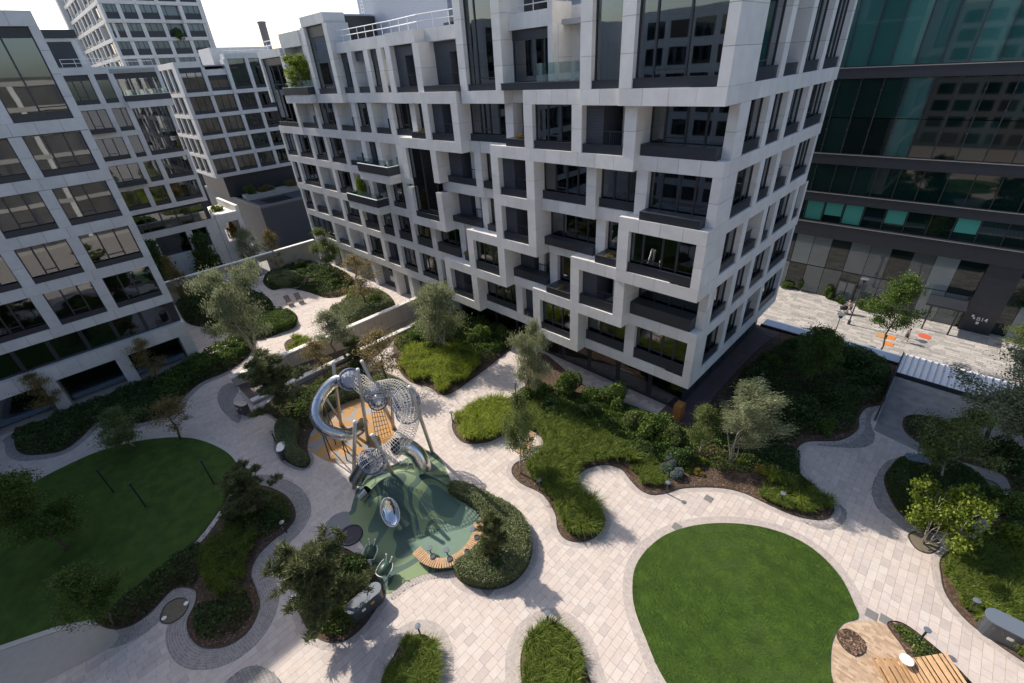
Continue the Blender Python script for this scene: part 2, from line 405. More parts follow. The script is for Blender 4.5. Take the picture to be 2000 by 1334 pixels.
GREEN = px_loop([(688, 985), (700, 952), (735, 925), (790, 898), (830, 880), (858, 893), (880, 935), (905, 972), (938, 1010), (948, 1050), (930, 1085), (890, 1112), (830, 1122), (790, 1138), (755, 1160), (735, 1130), (722, 1090), (700, 1055), (672, 1040), (640, 1052), (632, 1030), (655, 1005), (682, 1000)])
B = {}
B['b1'] = [(548, 962), (570, 982), (577, 1008), (560, 1035), (530, 1058), (502, 1088), (490, 1120), (500, 1150), (507, 1185), (485, 1232), (445, 1260), (400, 1265), (374, 1247), (366, 1215), (382, 1178), (380, 1152), (340, 1150), (295, 1195), (255, 1222), (215, 1228), (186, 1208), (230, 1176), (300, 1118), (380, 1056), (425, 1000), (455, 955), (505, 948)]
B['b2'] = [(590, 1090), (582, 1140), (584, 1190), (602, 1230), (635, 1252), (672, 1252), (708, 1225), (735, 1188), (752, 1160), (735, 1128), (710, 1095), (670, 1070), (625, 1068)]
B['b3'] = [(877, 968), (884, 955), (908, 955), (960, 978), (1012, 1008), (1037, 1052), (1034, 1098), (1002, 1138), (952, 1152), (903, 1138), (890, 1112), (925, 1085), (948, 1050), (940, 1012), (912, 985)]
B['b4'] = [(884, 838), (890, 815), (925, 795), (975, 782), (1012, 772), (1030, 745), (1028, 712), (1060, 690), (1150, 760), (1255, 800), (1345, 832), (1375, 800), (1440, 725), (1500, 668), (1560, 640), (1660, 668), (1745, 705), (1733, 760), (1724, 788), (1692, 797), (1678, 815), (1674, 840), (1640, 860), (1582, 862), (1560, 872), (1552, 893), (1562, 925), (1592, 955), (1625, 985), (1626, 1003), (1605, 1015), (1555, 1008), (1500, 985), (1450, 962), (1400, 952), (1335, 953), (1305, 962), (1272, 966), (1248, 955), (1230, 936), (1212, 916), (1180, 908), (1146, 916), (1128, 932), (1131, 952), (1160, 980), (1181, 1012), (1170, 1042), (1140, 1058), (1105, 1053), (1089, 1032), (1084, 1003), (1060, 966), (1018, 944), (1000, 924), (1006, 906), (1032, 894), (1060, 875), (1055, 852), (1020, 842), (985, 850), (950, 864), (905, 864)]
B['b5'] = [(776, 715), (800, 745), (838, 756), (862, 772), (888, 764), (925, 738), (955, 716), (985, 692), (1008, 672), (985, 640), (930, 615), (872, 598), (845, 615), (800, 645), (770, 668)]
B['b6'] = [(515, 800), (545, 822), (541, 868), (556, 898), (590, 914), (606, 902), (600, 872), (612, 838), (650, 800), (700, 778), (745, 785), (765, 795), (800, 806), (816, 782), (792, 748), (745, 728), (705, 722), (765, 668), (760, 662), (700, 694), (600, 745), (540, 776)]
B['b8'] = [(28, 858), (34, 880), (60, 889), (120, 881), (156, 857), (180, 834), (200, 824), (276, 826), (339, 803), (356, 780), (392, 748), (450, 722), (492, 684), (500, 660), (470, 655), (430, 672), (395, 705), (330, 735), (200, 795), (120, 830), (60, 845)]
B['b9'] = [(1728, 945), (1733, 920), (1762, 902), (1830, 905), (1890, 930), (1925, 965), (1922, 1000), (1880, 1032), (1820, 1040), (1780, 1022), (1748, 990)]
B['b10'] = [(1842, 1085), (1838, 1125), (1850, 1165), (1888, 1212), (1945, 1256), (2010, 1300), (2100, 1360), (2160, 1200), (2100, 1050), (2000, 985), (1950, 1010), (1910, 1050)]
B['b11'] = [(745, 1345), (768, 1285), (790, 1252), (820, 1240), (845, 1252), (856, 1288), (848, 1345), (800, 1400)]
B['b12'] = [(1017, 1292), (1030, 1246), (1055, 1223), (1080, 1217), (1110, 1231), (1132, 1262), (1146, 1312), (1155, 1360), (1100, 1420), (1030, 1360)]
B['b13'] = [(1733, 1222), (1745, 1214), (1770, 1222), (1810, 1252), (1856, 1292), (1898, 1336), (1930, 1370), (1850, 1390), (1812, 1340), (1788, 1305), (1762, 1262)]
B['b14'] = [(1765, 838), (1768, 815), (1800, 812), (1850, 828), (1905, 855), (1985, 880), (2080, 900), (2080, 990), (1990, 975), (1962, 930), (1900, 908), (1840, 890), (1790, 862)]
B['b15'] = [(345, 575), (420, 560), (470, 565), (520, 580), (535, 600), (520, 612), (545, 608), (575, 612), (580, 628), (560, 645), (500, 665), (455, 650), (400, 640), (360, 625)]
B['b16'] = [(515, 545), (560, 520), (640, 520), (690, 545), (680, 572), (640, 582), (600, 570), (560, 562), (530, 566)]
B['b17'] = [(642, 612), (670, 590), (690, 565), (745, 570), (770, 590), (762, 608), (715, 628), (680, 640), (655, 628)]
B['b18'] = [(556, 672), (575, 660), (600, 660), (612, 672), (590, 690), (566, 694)]
B['b19'] = [(468, 735), (480, 722), (510, 706), (520, 712), (500, 726)]
BEDS = {k: px_loop(v) for k, v in B.items()}
_f = [g(a, b)[:2] for a, b in ((28, 858), (34, 880), (60, 889), (120, 881), (156, 857), (180, 834), (200, 824), (276, 826), (339, 803), (356, 780), (392, 748), (450, 722), (490, 688), (482, 664))]
BEDS['b8'] = ccw(smooth_loop(_f+[(-50.2, 6.0), (-51.0, 4.0), (-51.0, 0), (-51.0, -4), (-51.0, -8.5), (-50.6, -9.6)], 5))
RUBBER_ALL = [ORANGE, GREEN]
L_FOOT = np.array([(-51.4, -60), (-51.4, 4.9), (-80, 4.9), (-80, -60)])
M_FOOT = np.array([(-70, 27.3), (-10.2, 27.3), (-10.2, 45.6), (-70, 45.6)])

# paving slabs, laid in rows along Y
RW = .38
single = []; rest = []
X0, X1, Y0, Y1 = -70, 12, -14, 45
nrow = int((X1-X0)/RW)
excl = list(BEDS.values())+[LAWN1, LAWN2, PATIO, ORANGE, GREEN, M_FOOT, L_FOOT]
cand = []
r2 = random.Random(3)
for i in range(nrow):
    x = X0+i*RW; y = Y0+r2.uniform(0, .8)
    while y < Y1:
        ln = r2.choice((.38, .57, .57, .57, .76))
        cand.append((x, y, ln)); y += ln
cand = np.array(cand)
CX = cand[:, 0]+RW/2; CY = cand[:, 1]+cand[:, 2]/2
keep = ~((CX > TRX0-.4) & (CX < TRX1+.6) & (CY > TRY0-.2) & (CY < 30))
vx = np.stack([CX, CY, np.full_like(CX, -CAM_H)], 1); wv = vx@fw
PXX = 1000+FPX*(vx@c_r)/wv; PYY = 667+FPX*(vx@c_d)/wv
keep &= (wv > 1) & (PXX > -40) & (PXX < 2040) & (PYY < 1375)
for P in excl:
    Pi = offset(P, -.35)
    keep &= ~inside(Pi, CX, CY)
cand = cand[keep]; CX = CX[keep]; CY = CY[keep]
dist = np.hypot(np.hypot(CX, CY), CAM_H)
order = np.argsort(dist)
GAP = .003
slab_me = {}
def slab_mesh(ln):
    k = round(ln, 2)
    if k not in slab_me:
        m_ = MB(); hx, hy, b = RW/2-GAP, k/2-GAP, .002
        m_.add([(-hx, -hy, -.03), (hx, -hy, -.03), (hx, hy, -.03), (-hx, hy, -.03), (-hx+b, -hy+b, 0), (hx-b, -hy+b, 0), (hx-b, hy-b, 0), (-hx+b, hy-b, 0)],
               [(4, 5, 6, 7), (0, 1, 5, 4), (1, 2, 6, 5), (2, 3, 7, 6), (3, 0, 4, 7)])
        slab_me[k] = new_mesh('paving_slab', m_.V, m_.F, SLAB)
    return slab_me[k]
for i in order[:300]:
    x, y, ln = cand[i]
    o = link('paving_slab', slab_mesh(ln), pavement, (x+RW/2, y+ln/2, 0))
mb = MB()
for i in order[300:]:
    x, y, ln = cand[i]
    a, b, c, d = x+GAP, x+RW-GAP, y+GAP, y+ln-GAP; e = .002
    z = r2.uniform(-.0015, .0015)
    mb.add([(a, c, -.03), (b, c, -.03), (b, d, -.03), (a, d, -.03), (a+e, c+e, z), (b-e, c+e, z), (b-e, d-e, z), (a+e, d-e, z)], [(4, 5, 6, 7), (0, 1, 5, 4), (1, 2, 6, 5), (2, 3, 7, 6), (3, 0, 4, 7)])
tag(mb.build('paving_slabs', SLAB, pavement), kind='stuff')

# granite setts: concentric rows round the beds and lawns, and filled crescents
def boxes_plan(C, U, hx, hy, z0, h):
    """many small turned blocks at once: C centres, U unit axes"""
    Wd = np.stack([-U[:, 1], U[:, 0]], 1); n = len(C); hx = np.broadcast_to(hx, n)[:, None]; hy = np.broadcast_to(hy, n)[:, None]
    P = [C+U*hx*a+Wd*hy*b for a, b in ((-1, -1), (1, -1), (1, 1), (-1, 1))]
    lo_ = [np.concatenate([p, np.full((n, 1), z0)], 1) for p in P]; hi_ = [np.concatenate([p, h[:, None]], 1) for p in P]
    Q = lo_+hi_
    return Q
def boxes_mesh(name, Q, mat):
    n = len(Q[0]); V = np.stack(Q, 1).reshape(-1, 3)
    F = np.array([(4, 5, 6, 7), (0, 1, 5, 4), (1, 2, 6, 5), (2, 3, 7, 6), (3, 0, 4, 7)])
    idx = (np.arange(n)[:, None, None]*8+F[None]).reshape(-1)
    me = bpy.data.meshes.new(name); me.vertices.add(len(V)); me.vertices.foreach_set('co', V.astype(np.float32).ravel())
    me.loops.add(len(idx)); me.loops.foreach_set('vertex_index', idx.astype(np.int32)); me.polygons.add(n*5); me.polygons.foreach_set('loop_start', np.arange(0, n*20, 4, dtype=np.int32))
    me.polygons.foreach_set('use_smooth', np.zeros(n*5, dtype=bool)); me.materials.append(mat); me.update(calc_edges=True); return me
def vis_px(q, z=0.0):
    v = np.concatenate([q, np.full((len(q), 1), z-CAM_H)], 1); w = v@fw; a = 1000+FPX*(v@c_r)/w; b = 667+FPX*(v@c_d)/w
    return (w > 1) & (a > -30) & (a < 2030) & (b < 1365)
def sett_rows(P, rows, mat, w=.12, ln=.14, d0=0.02, mask=(), name='sett_border'):
    C, U = [], []
    for r_ in range(rows):
        Q = offset(P, d0+w*(r_+.5))
        seg = np.roll(Q, -1, 0)-Q; L = np.linalg.norm(seg, axis=1); tot = L.sum(); n = int(tot/ln); cum = np.concatenate([[0], np.cumsum(L)])
        s_ = (np.arange(n)+.5*(r_ % 2))/n*tot; i = np.clip(np.searchsorted(cum, s_, 'right')-1, 0, len(Q)-1)
        u = seg[i]/np.maximum(L[i], 1e-9)[:, None]; C.append(Q[i]+u*(s_-cum[i])[:, None]); U.append(u)
    C = np.concatenate(C); U = np.concatenate(U)
    k = (C[:, 0] > -52) & vis_px(C)
    for q in mask:
        lo_, hi_ = q.min(0), q.max(0)
        near = k & (C[:, 0] > lo_[0]) & (C[:, 0] < hi_[0]) & (C[:, 1] > lo_[1]) & (C[:, 1] < hi_[1])
        if near.any(): ii = np.where(near)[0]; k[ii[inside(q, C[ii, 0], C[ii, 1])]] = False
    C, U = C[k], U[k]
    h = .0045+rng.uniform(-.0006, .0006, len(C))
    return tag(link(name, boxes_mesh(name, boxes_plan(C, U, ln/2-.006, w/2-.006, -.002, h), mat), pavement), kind='stuff')
def wv_px(p):
    a, b = to_px(p[0], p[1], 0)
    return -30 < a < 2030 and b < 1365
SETTBED = M('sett_joint', (.15, .145, .14), .95, var=.1)
def sett_bed(P, wid, name='sett_bedding'):
    Q = offset(P, wid); P = ccw(P); n = len(P)
    V = [(p[0], p[1], .0035) for p in P]+[(p[0], p[1], .0035) for p in Q]
    m_ = MB(); m_.add(V, [(i, (i+1) % n, n+(i+1) % n, n+i) for i in range(n)])
    return m_.build(name, SETTBED, pavement)
others = {k: [offset(BEDS[j], .02) for j in BEDS if j != k]+[LAWN1, LAWN2, PATIO, GREEN, ORANGE] for k in BEDS}
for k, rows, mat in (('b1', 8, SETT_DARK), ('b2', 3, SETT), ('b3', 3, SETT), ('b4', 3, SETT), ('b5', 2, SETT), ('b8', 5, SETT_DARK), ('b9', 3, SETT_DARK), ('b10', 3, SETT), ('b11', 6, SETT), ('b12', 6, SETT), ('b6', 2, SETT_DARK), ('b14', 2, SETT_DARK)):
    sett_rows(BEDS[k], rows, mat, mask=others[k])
sett_rows(LAWN1, 4, SETT, mask=[PATIO])
def sett_fill(pts, mat):
    P = px_loop(pts, 4); lo, hi = P.min(0), P.max(0)
    mm = MB(); n = len(P); mm.add([(p[0], p[1], .0035) for p in P], [tuple(range(n))]); mm.build('sett_bedding', SETTBED, pavement)
    Yg, Xg = np.meshgrid(np.arange(lo[1], hi[1], .15), np.arange(lo[0], hi[0], .17), indexing='ij'); Xg = Xg+(np.arange(len(Yg)) % 2)[:, None]*.085
    C = np.stack([Xg.ravel(), Yg.ravel()], 1); C = C[inside(P, C[:, 0], C[:, 1])]
    for j in BEDS: C = C[~inside(BEDS[j], C[:, 0], C[:, 1])]
    U = np.tile(np.array([[1.0, 0]]), (len(C), 1))
    tag(link('sett_crescent', boxes_mesh('sett_crescent', boxes_plan(C, U, .077, .067, -.002, .0045+rng.uniform(-.0006, .0006, len(C))), mat), pavement), kind='stuff')
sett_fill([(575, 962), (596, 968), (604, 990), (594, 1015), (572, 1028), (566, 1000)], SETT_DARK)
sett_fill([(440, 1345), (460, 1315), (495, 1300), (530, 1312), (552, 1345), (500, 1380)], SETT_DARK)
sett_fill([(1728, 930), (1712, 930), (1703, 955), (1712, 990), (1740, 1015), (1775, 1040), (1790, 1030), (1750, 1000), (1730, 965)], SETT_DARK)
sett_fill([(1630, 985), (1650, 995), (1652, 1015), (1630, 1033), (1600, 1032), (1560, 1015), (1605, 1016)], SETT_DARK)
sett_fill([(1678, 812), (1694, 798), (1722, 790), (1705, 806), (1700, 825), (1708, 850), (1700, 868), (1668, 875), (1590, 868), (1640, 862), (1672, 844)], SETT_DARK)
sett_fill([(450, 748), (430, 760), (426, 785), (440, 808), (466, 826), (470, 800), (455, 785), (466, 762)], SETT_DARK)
sett_fill([(770, 1135), (810, 1118), (860, 1112), (905, 1122), (880, 1128), (840, 1132), (800, 1148), (765, 1172)], SETT)

# lawns
def lawn(P, n, seed, name, hb=.032, rings=True):
    cx, cy = P.mean(0); m_ = MB(); N_ = len(P)
    m_.prism([tuple(p) for p in P], -.02, .03)
    lo = tag(m_.build('lawn', LAWN), kind='structure')
    r = np.random.default_rng(seed)
    q = sample_in(P, n, r); q = q[vis_px(q)]
    if rings:
        rr = np.hypot(q[:, 0]-cx, q[:, 1]-cy); ph = np.floor(rr/.55) % 2
        ang = np.arctan2(q[:, 1]-cy, q[:, 0]-cx)+np.where(ph > 0, math.pi/2, -math.pi/2)
    else: ang = r.uniform(0, 6.28, len(q))
    h = hb*r.uniform(.6, 1.3, len(q)); w = r.uniform(.006, .010, len(q)); a2 = ang+math.pi/2+r.normal(0, .5, len(q)); ln = h*1.1
    b0 = np.stack([q[:, 0], q[:, 1], np.full(len(q), .026)], 1)
    dw = np.stack([np.cos(a2)*w, np.sin(a2)*w, np.zeros(len(q))], 1)
    tip = b0+np.stack([np.cos(ang)*ln+r.normal(0, .012, len(q)), np.sin(ang)*ln+r.normal(0, .012, len(q)), h], 1)
    V = np.stack([b0-dw, b0+dw, tip], 1).reshape(-1, 3)
    tag(link(name, fast_mesh(name, V, 3, BLADE)), 'short mown grass of the '+('round sunlit lawn' if rings else 'shaded left lawn'), 'grass', kind='stuff')
lawn(LAWN1, 200000, 5, 'lawn_grass')
lawn(LAWN2, 110000, 6, 'lawn_grass', rings=False)
# pale kerb round the shaded lawn, resin gravel apron at bottom left
Q0 = offset(LAWN2, .01); Q1 = offset(LAWN2, .32); n = len(LAWN2); m_ = MB()
for i in range(n):
    j = (i+1) % n
    if Q0[i][0] > -27 and Q0[i][1] < 4: continue
    V = [(*Q0[i], .0), (*Q0[j], .0), (*Q1[j], .0), (*Q1[i], .0), (*Q0[i], .06), (*Q0[j], .06), (*Q1[j], .055), (*Q1[i], .055)]
    m_.add(V, [(4, 5, 6, 7), (0, 1, 5, 4), (2, 3, 7, 6)])
tag(m_.build('kerb', KERB), kind='structure')
ap = px_loop([(-60, 1300), (0, 1268), (100, 1232), (170, 1210), (205, 1222), (232, 1238), (215, 1265), (150, 1300), (60, 1345), (-60, 1400)], 4)
m_ = MB(); m_.prism([tuple(p) for p in ap], .004, .012); tag(m_.build('gravel_path', SAND), kind='structure')

# planting beds: mulch mounds in steel edging
bed_obj = {}
for k, P in BEDS.items():
    m_ = MB(); n = len(P); c = P.mean(0)
    Pin = offset(P, -.12)
    m_.add([(p[0], p[1], .012) for p in P]+[(p[0], p[1], .045) for p in Pin], [(i, (i+1) % n, n+(i+1) % n, n+i) for i in range(n)]+[tuple(range(n, 2*n))])
    o = tag(m_.build('planting_bed', MULCH), kind='structure'); bed_obj[k] = o
    e = MB(); E1 = offset(P, .018); E0 = offset(P, -.006)
    for i in range(n):
        j = (i+1) % n
        e.add([(*E0[i], 0), (*E0[j], 0), (*E1[j], 0), (*E1[i], 0), (*E0[i], .06), (*E0[j], .06), (*E1[j], .06), (*E1[i], .06)], [(4, 5, 6, 7), (0, 1, 5, 4), (2, 3, 7, 6)])
    e.build('edging', EDGE, o)
# brick patio, its little bricks, tree pits
m_ = MB(); m_.prism([tuple(p) for p in PATIO], -.01, .0045)
patio = tag(m_.build('brick_patio', M('brick_joint', (.42, .32, .235), .9)), kind='structure')
lo, hi = PATIO.min(0), PATIO.max(0)
Yg, Xg = np.meshgrid(np.arange(lo[1], hi[1], .105), np.arange(lo[0], hi[0], .22), indexing='ij'); Xg = Xg+(np.arange(len(Yg)) % 2)[:, None]*.11
C = np.stack([Xg.ravel(), Yg.ravel()], 1); C = C[inside(offset(PATIO, -.05), C[:, 0], C[:, 1])]; C = C[vis_px(C)]
tag(link('patio_bricks', boxes_mesh('patio_bricks', boxes_plan(C, np.tile(np.array([[1.0, 0]]), (len(C), 1)), .1085, .051, .003, .007+rng.uniform(-.001, .001, len(C))), BRICK_PAVE), patio), kind='stuff')
def tree_pit(pts, mat=SOIL):
    P = px_loop(pts, 5); m_ = MB(); m_.prism([tuple(p) for p in P], -.01, .018)
    o = tag(m_.build('tree_pit', mat), kind='structure'); e = MB(); E0 = offset(P, -.01); E1 = offset(P, .03); n = len(P)
    for i in range(n):
        j = (i+1) % n
        e.add([(*E0[i], 0), (*E0[j], 0), (*E1[j], 0), (*E1[i], 0), (*E0[i], .05), (*E0[j], .05), (*E1[j], .05), (*E1[i], .05)], [(4, 5, 6, 7), (0, 1, 5, 4), (2, 3, 7, 6)])
    e.build('edging', EDGE, o)
    return P, o
PIT1, _ = tree_pit([(314, 1205), (325, 1182), (345, 1170), (362, 1170), (368, 1182), (357, 1202), (336, 1216), (318, 1216)])
PIT2, _ = tree_pit([(1774, 1048), (1785, 1040), (1805, 1040), (1828, 1052), (1833, 1068), (1815, 1080), (1790, 1072)])
PIT3, pit3 = tree_pit([(1635, 1240), (1650, 1230), (1672, 1238), (1688, 1258), (1686, 1274), (1668, 1280), (1645, 1262)], MULCH)
PIT4, _ = tree_pit([(1902, 942), (1918, 936), (1945, 945), (1956, 962), (1945, 970), (1918, 962)])
PIT5, _ = tree_pit([(1003, 925), (1006, 908), (1025, 903), (1045, 912), (1040, 930), (1020, 940)], MULCH)
def chips(P, n, size, name, mat, parent=None, zz=.03, seed=1):
    r = np.random.default_rng(seed); q = sample_in(P, n, r); a = r.uniform(0, 6.28, n); s = size*r.uniform(.5, 1.3, n)
    t = r.uniform(-.5, .5, (n, 2))
    u = np.stack([np.cos(a)*s, np.sin(a)*s, t[:, 0]*s], 1); v = np.stack([-np.sin(a)*s*.5, np.cos(a)*s*.5, t[:, 1]*s*.5], 1)
    c = np.stack([q[:, 0], q[:, 1], zz+r.uniform(0, size*.5, n)], 1)
    V = np.stack([c-u-v, c+u-v, c+u+v, c-u+v], 1).reshape(-1, 3)
    return tag(link(name, fast_mesh(name, V, 4, mat), parent), kind='stuff')
chips(offset(PIT3, -.03), 900, .075, 'wood_chips', CHIP, pit3, .02, 3)
for k in ('b1', 'b2', 'b4', 'b11', 'b12', 'b13'):
    chips(offset(BEDS[k], -.05), int(abs(area(BEDS[k]))*42), .05, 'bark_chips', CHIP, bed_obj[k], .05, len(k)+7)
# playground surfaces
def mound_z(x, y):
    z = 0.0
    for cx, cy, r_, h in MOUNDS: z = z+h*np.exp(-(((x-cx)**2+(y-cy)**2)/(r_*r_))**1.4)
    return z
mc = g(800, 968); m2 = g(752, 985)
MOUNDS = [(mc[0], mc[1], 2.15, 1.3), (m2[0], m2[1], 1.35, .75)]
def rubber_sheet(P, mat, name, z0, bumps):
    lo, hi = P.min(0)-.2, P.max(0)+.2; st = .16; xs = np.arange(lo[0], hi[0], st); ys = np.arange(lo[1], hi[1], st)
    m_ = MB(); m_.prism([tuple(p) for p in P], -.015, z0)
    o = tag(m_.build(name, mat), kind='structure')
    if bumps:
        X, Y = np.meshgrid(xs, ys); Z = mound_z(X, Y)-.012+z0; ins = inside(offset(P, -.15), X.ravel(), Y.ravel()).reshape(X.shape); Z = np.where(ins, Z, np.minimum(Z, z0-.03))
        nx, ny = len(xs), len(ys)
        V = [(X[j, i], Y[j, i], Z[j, i]) for j in range(ny) for i in range(nx)]
        F = [(j*nx+i, j*nx+i+1, (j+1)*nx+i+1, (j+1)*nx+i) for j in range(ny-1) for i in range(nx-1) if max(Z[j, i], Z[j, i+1], Z[j+1, i], Z[j+1, i+1]) > z0]
        tag(link('rubber_mound', new_mesh('rubber_mound', V, F, mat, True)), kind='structure')
    return o
rubber_sheet(ORANGE, RUB_ORANGE, 'orange_play_surface', .012, False)
rubber_sheet(GREEN, RUB_GREEN, 'green_play_surface', .012, True)
TEAL = px_loop([(800, 1040), (850, 1000), (905, 985), (938, 1012), (945, 1050), (925, 1082), (880, 1100), (830, 1095), (803, 1072)], 5)
m_ = MB(); m_.prism([tuple(p) for p in TEAL], .012, .018); tag(m_.build('teal_play_surface', RUB_TEAL), kind='structure')
GREYP = px_loop([(632, 1032), (655, 1006), (680, 1000), (688, 1020), (684, 1045), (665, 1055), (640, 1055)], 5)
m_ = MB(); m_.prism([tuple(p) for p in GREYP], .012, .018); tag(m_.build('grey_play_surface', RUB_GREY), kind='structure')
# dark paving along the side of the white building, plaza beyond the drop
m_ = MB(); m_.prism([(-10.0, 25.9), (-7.6, 27.3), (-6.0, 33), (-4.9, 40), (-4.9, 45.5), (-12, 45.5), (-12, 26.8)], .006, .014)
dp = tag(m_.build('side_path', DARK_PAVE), kind='structure')
m_ = MB()
for k in range(3): m_.box(-9.8, 43.0+k*.75, .02, -4.9, 43.03+k*.75, .028)
m_.build('drain_slot', ANTHRA, dp)
m_ = MB(); rr = random.Random(5); y = 48.0; k = 0
while y < 68.2:
    x = -22.0+rr.uniform(0, .8)
    while x < 16:
        ln = rr.choice((.6, .9, .9, 1.2))
        m_.box(x+.01, y+.01, -5.05, x+ln-.01, y+.44, -5.0+rr.uniform(-.002, .002)); x += ln
    y += .45; k += 1
plaza = tag(new := m_.build('street_paving', STREET), kind='structure')
# retaining wall and its glazed kerb, street side of the courtyard
m_ = MB(); m_.box(-10.2, 45.62, -5.05, 60, 46.0, -.02)
rw = m_.build('retaining_wall', ANTHRA2); tag(rw, 'dark retaining wall between the courtyard and the lower street', 'wall')
# ------------------------------------------------------------------ buildings
SLABH = .85
def mapY(plane):          # facade facing -Y: u = x, v = z, w = distance out of the plane
    return lambda u0, u1, v0, v1, w0, w1: (u0, plane-w1, v0, u1, plane-w0, v1)
def mapX(plane):          # facade facing +X: u = y
    return lambda u0, u1, v0, v1, w0, w1: (plane+w0, u0, v0, plane+w1, u1, v1)
class Fac:
    def __init__(s, bld, mp, stone, panels=True, back=-1.25, pw=.8, glass=GLASS, gap=.02, lite=False, slab=SLABH, corner=None):
        s.b = bld; s.mp = mp; s.stone = stone; s.panels = panels; s.back = back; s.pw = pw; s.glass = glass; s.pan = []; s.core = MB(bld.location); s.gap = gap; s.lite = lite; s.slab = slab; s.corner = corner
        s.frame = MB(bld.location)
    def bx(s, mb, *a): mb.box(*s.mp(*a))
    def stone_box(s, u0, u1, v0, v1, d, vert, back=None):
        """one pier or beam, clad in panels with open joints"""
        if not s.panels:
            s.bx(s.frame, u0, u1, v0, v1, s.back if back is None else back, d); return
        e = .035; bk = s.back if back is None else back
        s.bx(s.core, u0+e, u1-e, v0+(0 if vert else e), v1-(0 if vert else e), bk, d-e)
        if vert:
            n = max(1, int(round((v1-v0)/1.55))); st = (v1-v0)/n
            for i in range(n): s.pan.append((u0, u1, v0+i*st+s.gap/2, v0+(i+1)*st-s.gap/2, bk, d))
        else:
            n = max(1, int(round((u1-u0)/1.45))); st = (u1-u0)/n
            for i in range(n): s.pan.append((u0+i*st+s.gap/2, u0+(i+1)*st-s.gap/2, v0, v1, bk, d))
    def win(s, u0, u1, v0, v1, d, sill=.5, mull=None, ledge=None, lintel=0.0, rev=.42, transom=False, glass=None):
        gl = d-rev; off = s.b.location
        if u1-u0 < .3 or v1-v0 < .4: return
        f = MB(off); t = .07
        vb = v0+sill*.55
        s.bx(f, u0, u1, v0, vb, s.back, gl+.16)                        # dark apron under the glass
        s.bx(f, u0, u1, v1-t-lintel, v1, gl-.08, gl+.10)
        s.bx(f, u0, u0+t, vb, v1-t-lintel, gl-.05, gl+.06); s.bx(f, u1-t, u1, vb, v1-t-lintel, gl-.05, gl+.06)
        w = u1-u0
        if mull is None: mull = [] if w < 1.5 else ([.62] if w < 2.6 else ([.33, .66] if w < 4 else [.27, .52, .76]))
        for m in mull:
            c = u0+w*m; s.bx(f, c-.055, c+.055, vb, v1-t-lintel, gl-.05, gl+.065)
        if transom or (w > 2.6 and not s.lite):
            a = mull[0] if mull else 0; b = mull[1] if len(mull) > 1 else 1
            s.bx(f, u0+w*a, u0+w*b, vb+.55, vb+.62, gl-.05, gl+.055)
        o = f.build('window', ANTHRA, s.b)
        p = MB(off); s.bx(p, u0+.02, u1-.02, vb, v1-.02-lintel, gl-.03, gl); p.build('pane', glass or s.glass, o)
        rc = random.Random(int(u0*37+v0*91)).random()
        if rc < .42 and w > 1.2 and not s.lite:
            c = MB(off); a_ = u0+w*(.06 if rc < .2 else .55); s.bx(c, a_, a_+w*(.22+rc*.5), vb, v1-lintel-.08, gl-.42, gl-.36); c.build('curtain', CURTAIN, o)
        if ledge is None: ledge = gl+.3
        k = MB(off); s.bx(k, u0+.012, u1-.012, v0+.004, v0+sill, gl+.17, ledge); s.bx(k, u0+.008, u1-.008, v0+sill, v0+sill+.03, gl+.17, ledge+.03); k.build('sill_box', ANTHRA, o)
        return o
    def loggia(s, u0, u1, v0, v1, d, sill=.5, ledge=None, lintel=0.0):
        off = s.b.location; gl = d-.5; w = u1-u0
        o = MB(off); s.bx(o, u0, u0+w*.42, v0, v1-lintel, s.back, gl); 
        if lintel: s.bx(o, u0, u1, v1-lintel, v1, s.back, gl+.02)
        o = o.build('loggia_panel', ANTHRA2, s.b)
        k = MB(off); n = 12
        for i in range(n): s.bx(k, u0+.03, u0+w*.42-.03, v0+sill+.1+i*(v1-v0-lintel-sill-.2)/n, v0+sill+.125+i*(v1-v0-lintel-sill-.2)/n, gl, gl+.015)
        k.build('louvre', ANTHRA, o)
        p = MB(off); s.bx(p, u0+w*.42+.03, u1, v0, v1, s.back+.02, s.back+.35); p.build('pane', s.glass, o)
        c = MB(off); s.bx(c, u0+w*.53, u0+w*.68, v0, v1-lintel, s.back+.3, s.back+.6); c.build('curtain', WHITE_METAL, o)
        r = MB(off); s.bx(r, u0+w*.42, u1, v0+1.25, v0+1.30, gl-.05, gl); s.bx(r, u0+w*.58, u0+w*.58+.05, v0, v0+1.25, gl-.05, gl)
        for i in range(1, 9): s.bx(r, u0+w*(.58+.42*i/9)-.01, u0+w*(.58+.42*i/9)+.01, v0, v0+1.25, gl-.03, gl-.01)
        r.build('railing', ANTHRA, o)
        if ledge is None: ledge = d-.12
        k = MB(off); s.bx(k, u0+.012, u1-.012, v0+.004, v0+sill, gl+.03, ledge); s.bx(k, u0+.008, u1-.008, v0+sill, v0+sill+.03, gl+.03, ledge+.03); k.build('sill_box', ANTHRA, o)
    def deep(s, u0, u1, v0, v1, d, sill=.5, lintel=0.0):
        off = s.b.location; w = u1-u0
        o = MB(off); s.bx(o, u0+w*.48, u1, v0, v1, s.back, d-1.0)
        if lintel: s.bx(o, u0, u1, v1-lintel, v1, d-1.0, d-.4)
        o = o.build('loggia_panel', ANTHRA2, s.b)
        c = MB(off); s.bx(c, u0, u0+w*.48, v0, v1, s.back, d-1.1); c.build('loggia_wall', STONE_SHADE, o)
        r = MB(off); s.bx(r, u0+w*.4, u0+w*.45, v0, v0+1.3, d-.98, d-.9); r.build('railing', ANTHRA, o)
        k = MB(off); s.bx(k, u0+.012, u1-.012, v0+.004, v0+sill, d-.5, d-.15); s.bx(k, u0+.008, u1-.008, v0+sill, v0+sill+.03, d-.5, d-.12); k.build('sill_box', ANTHRA, o)
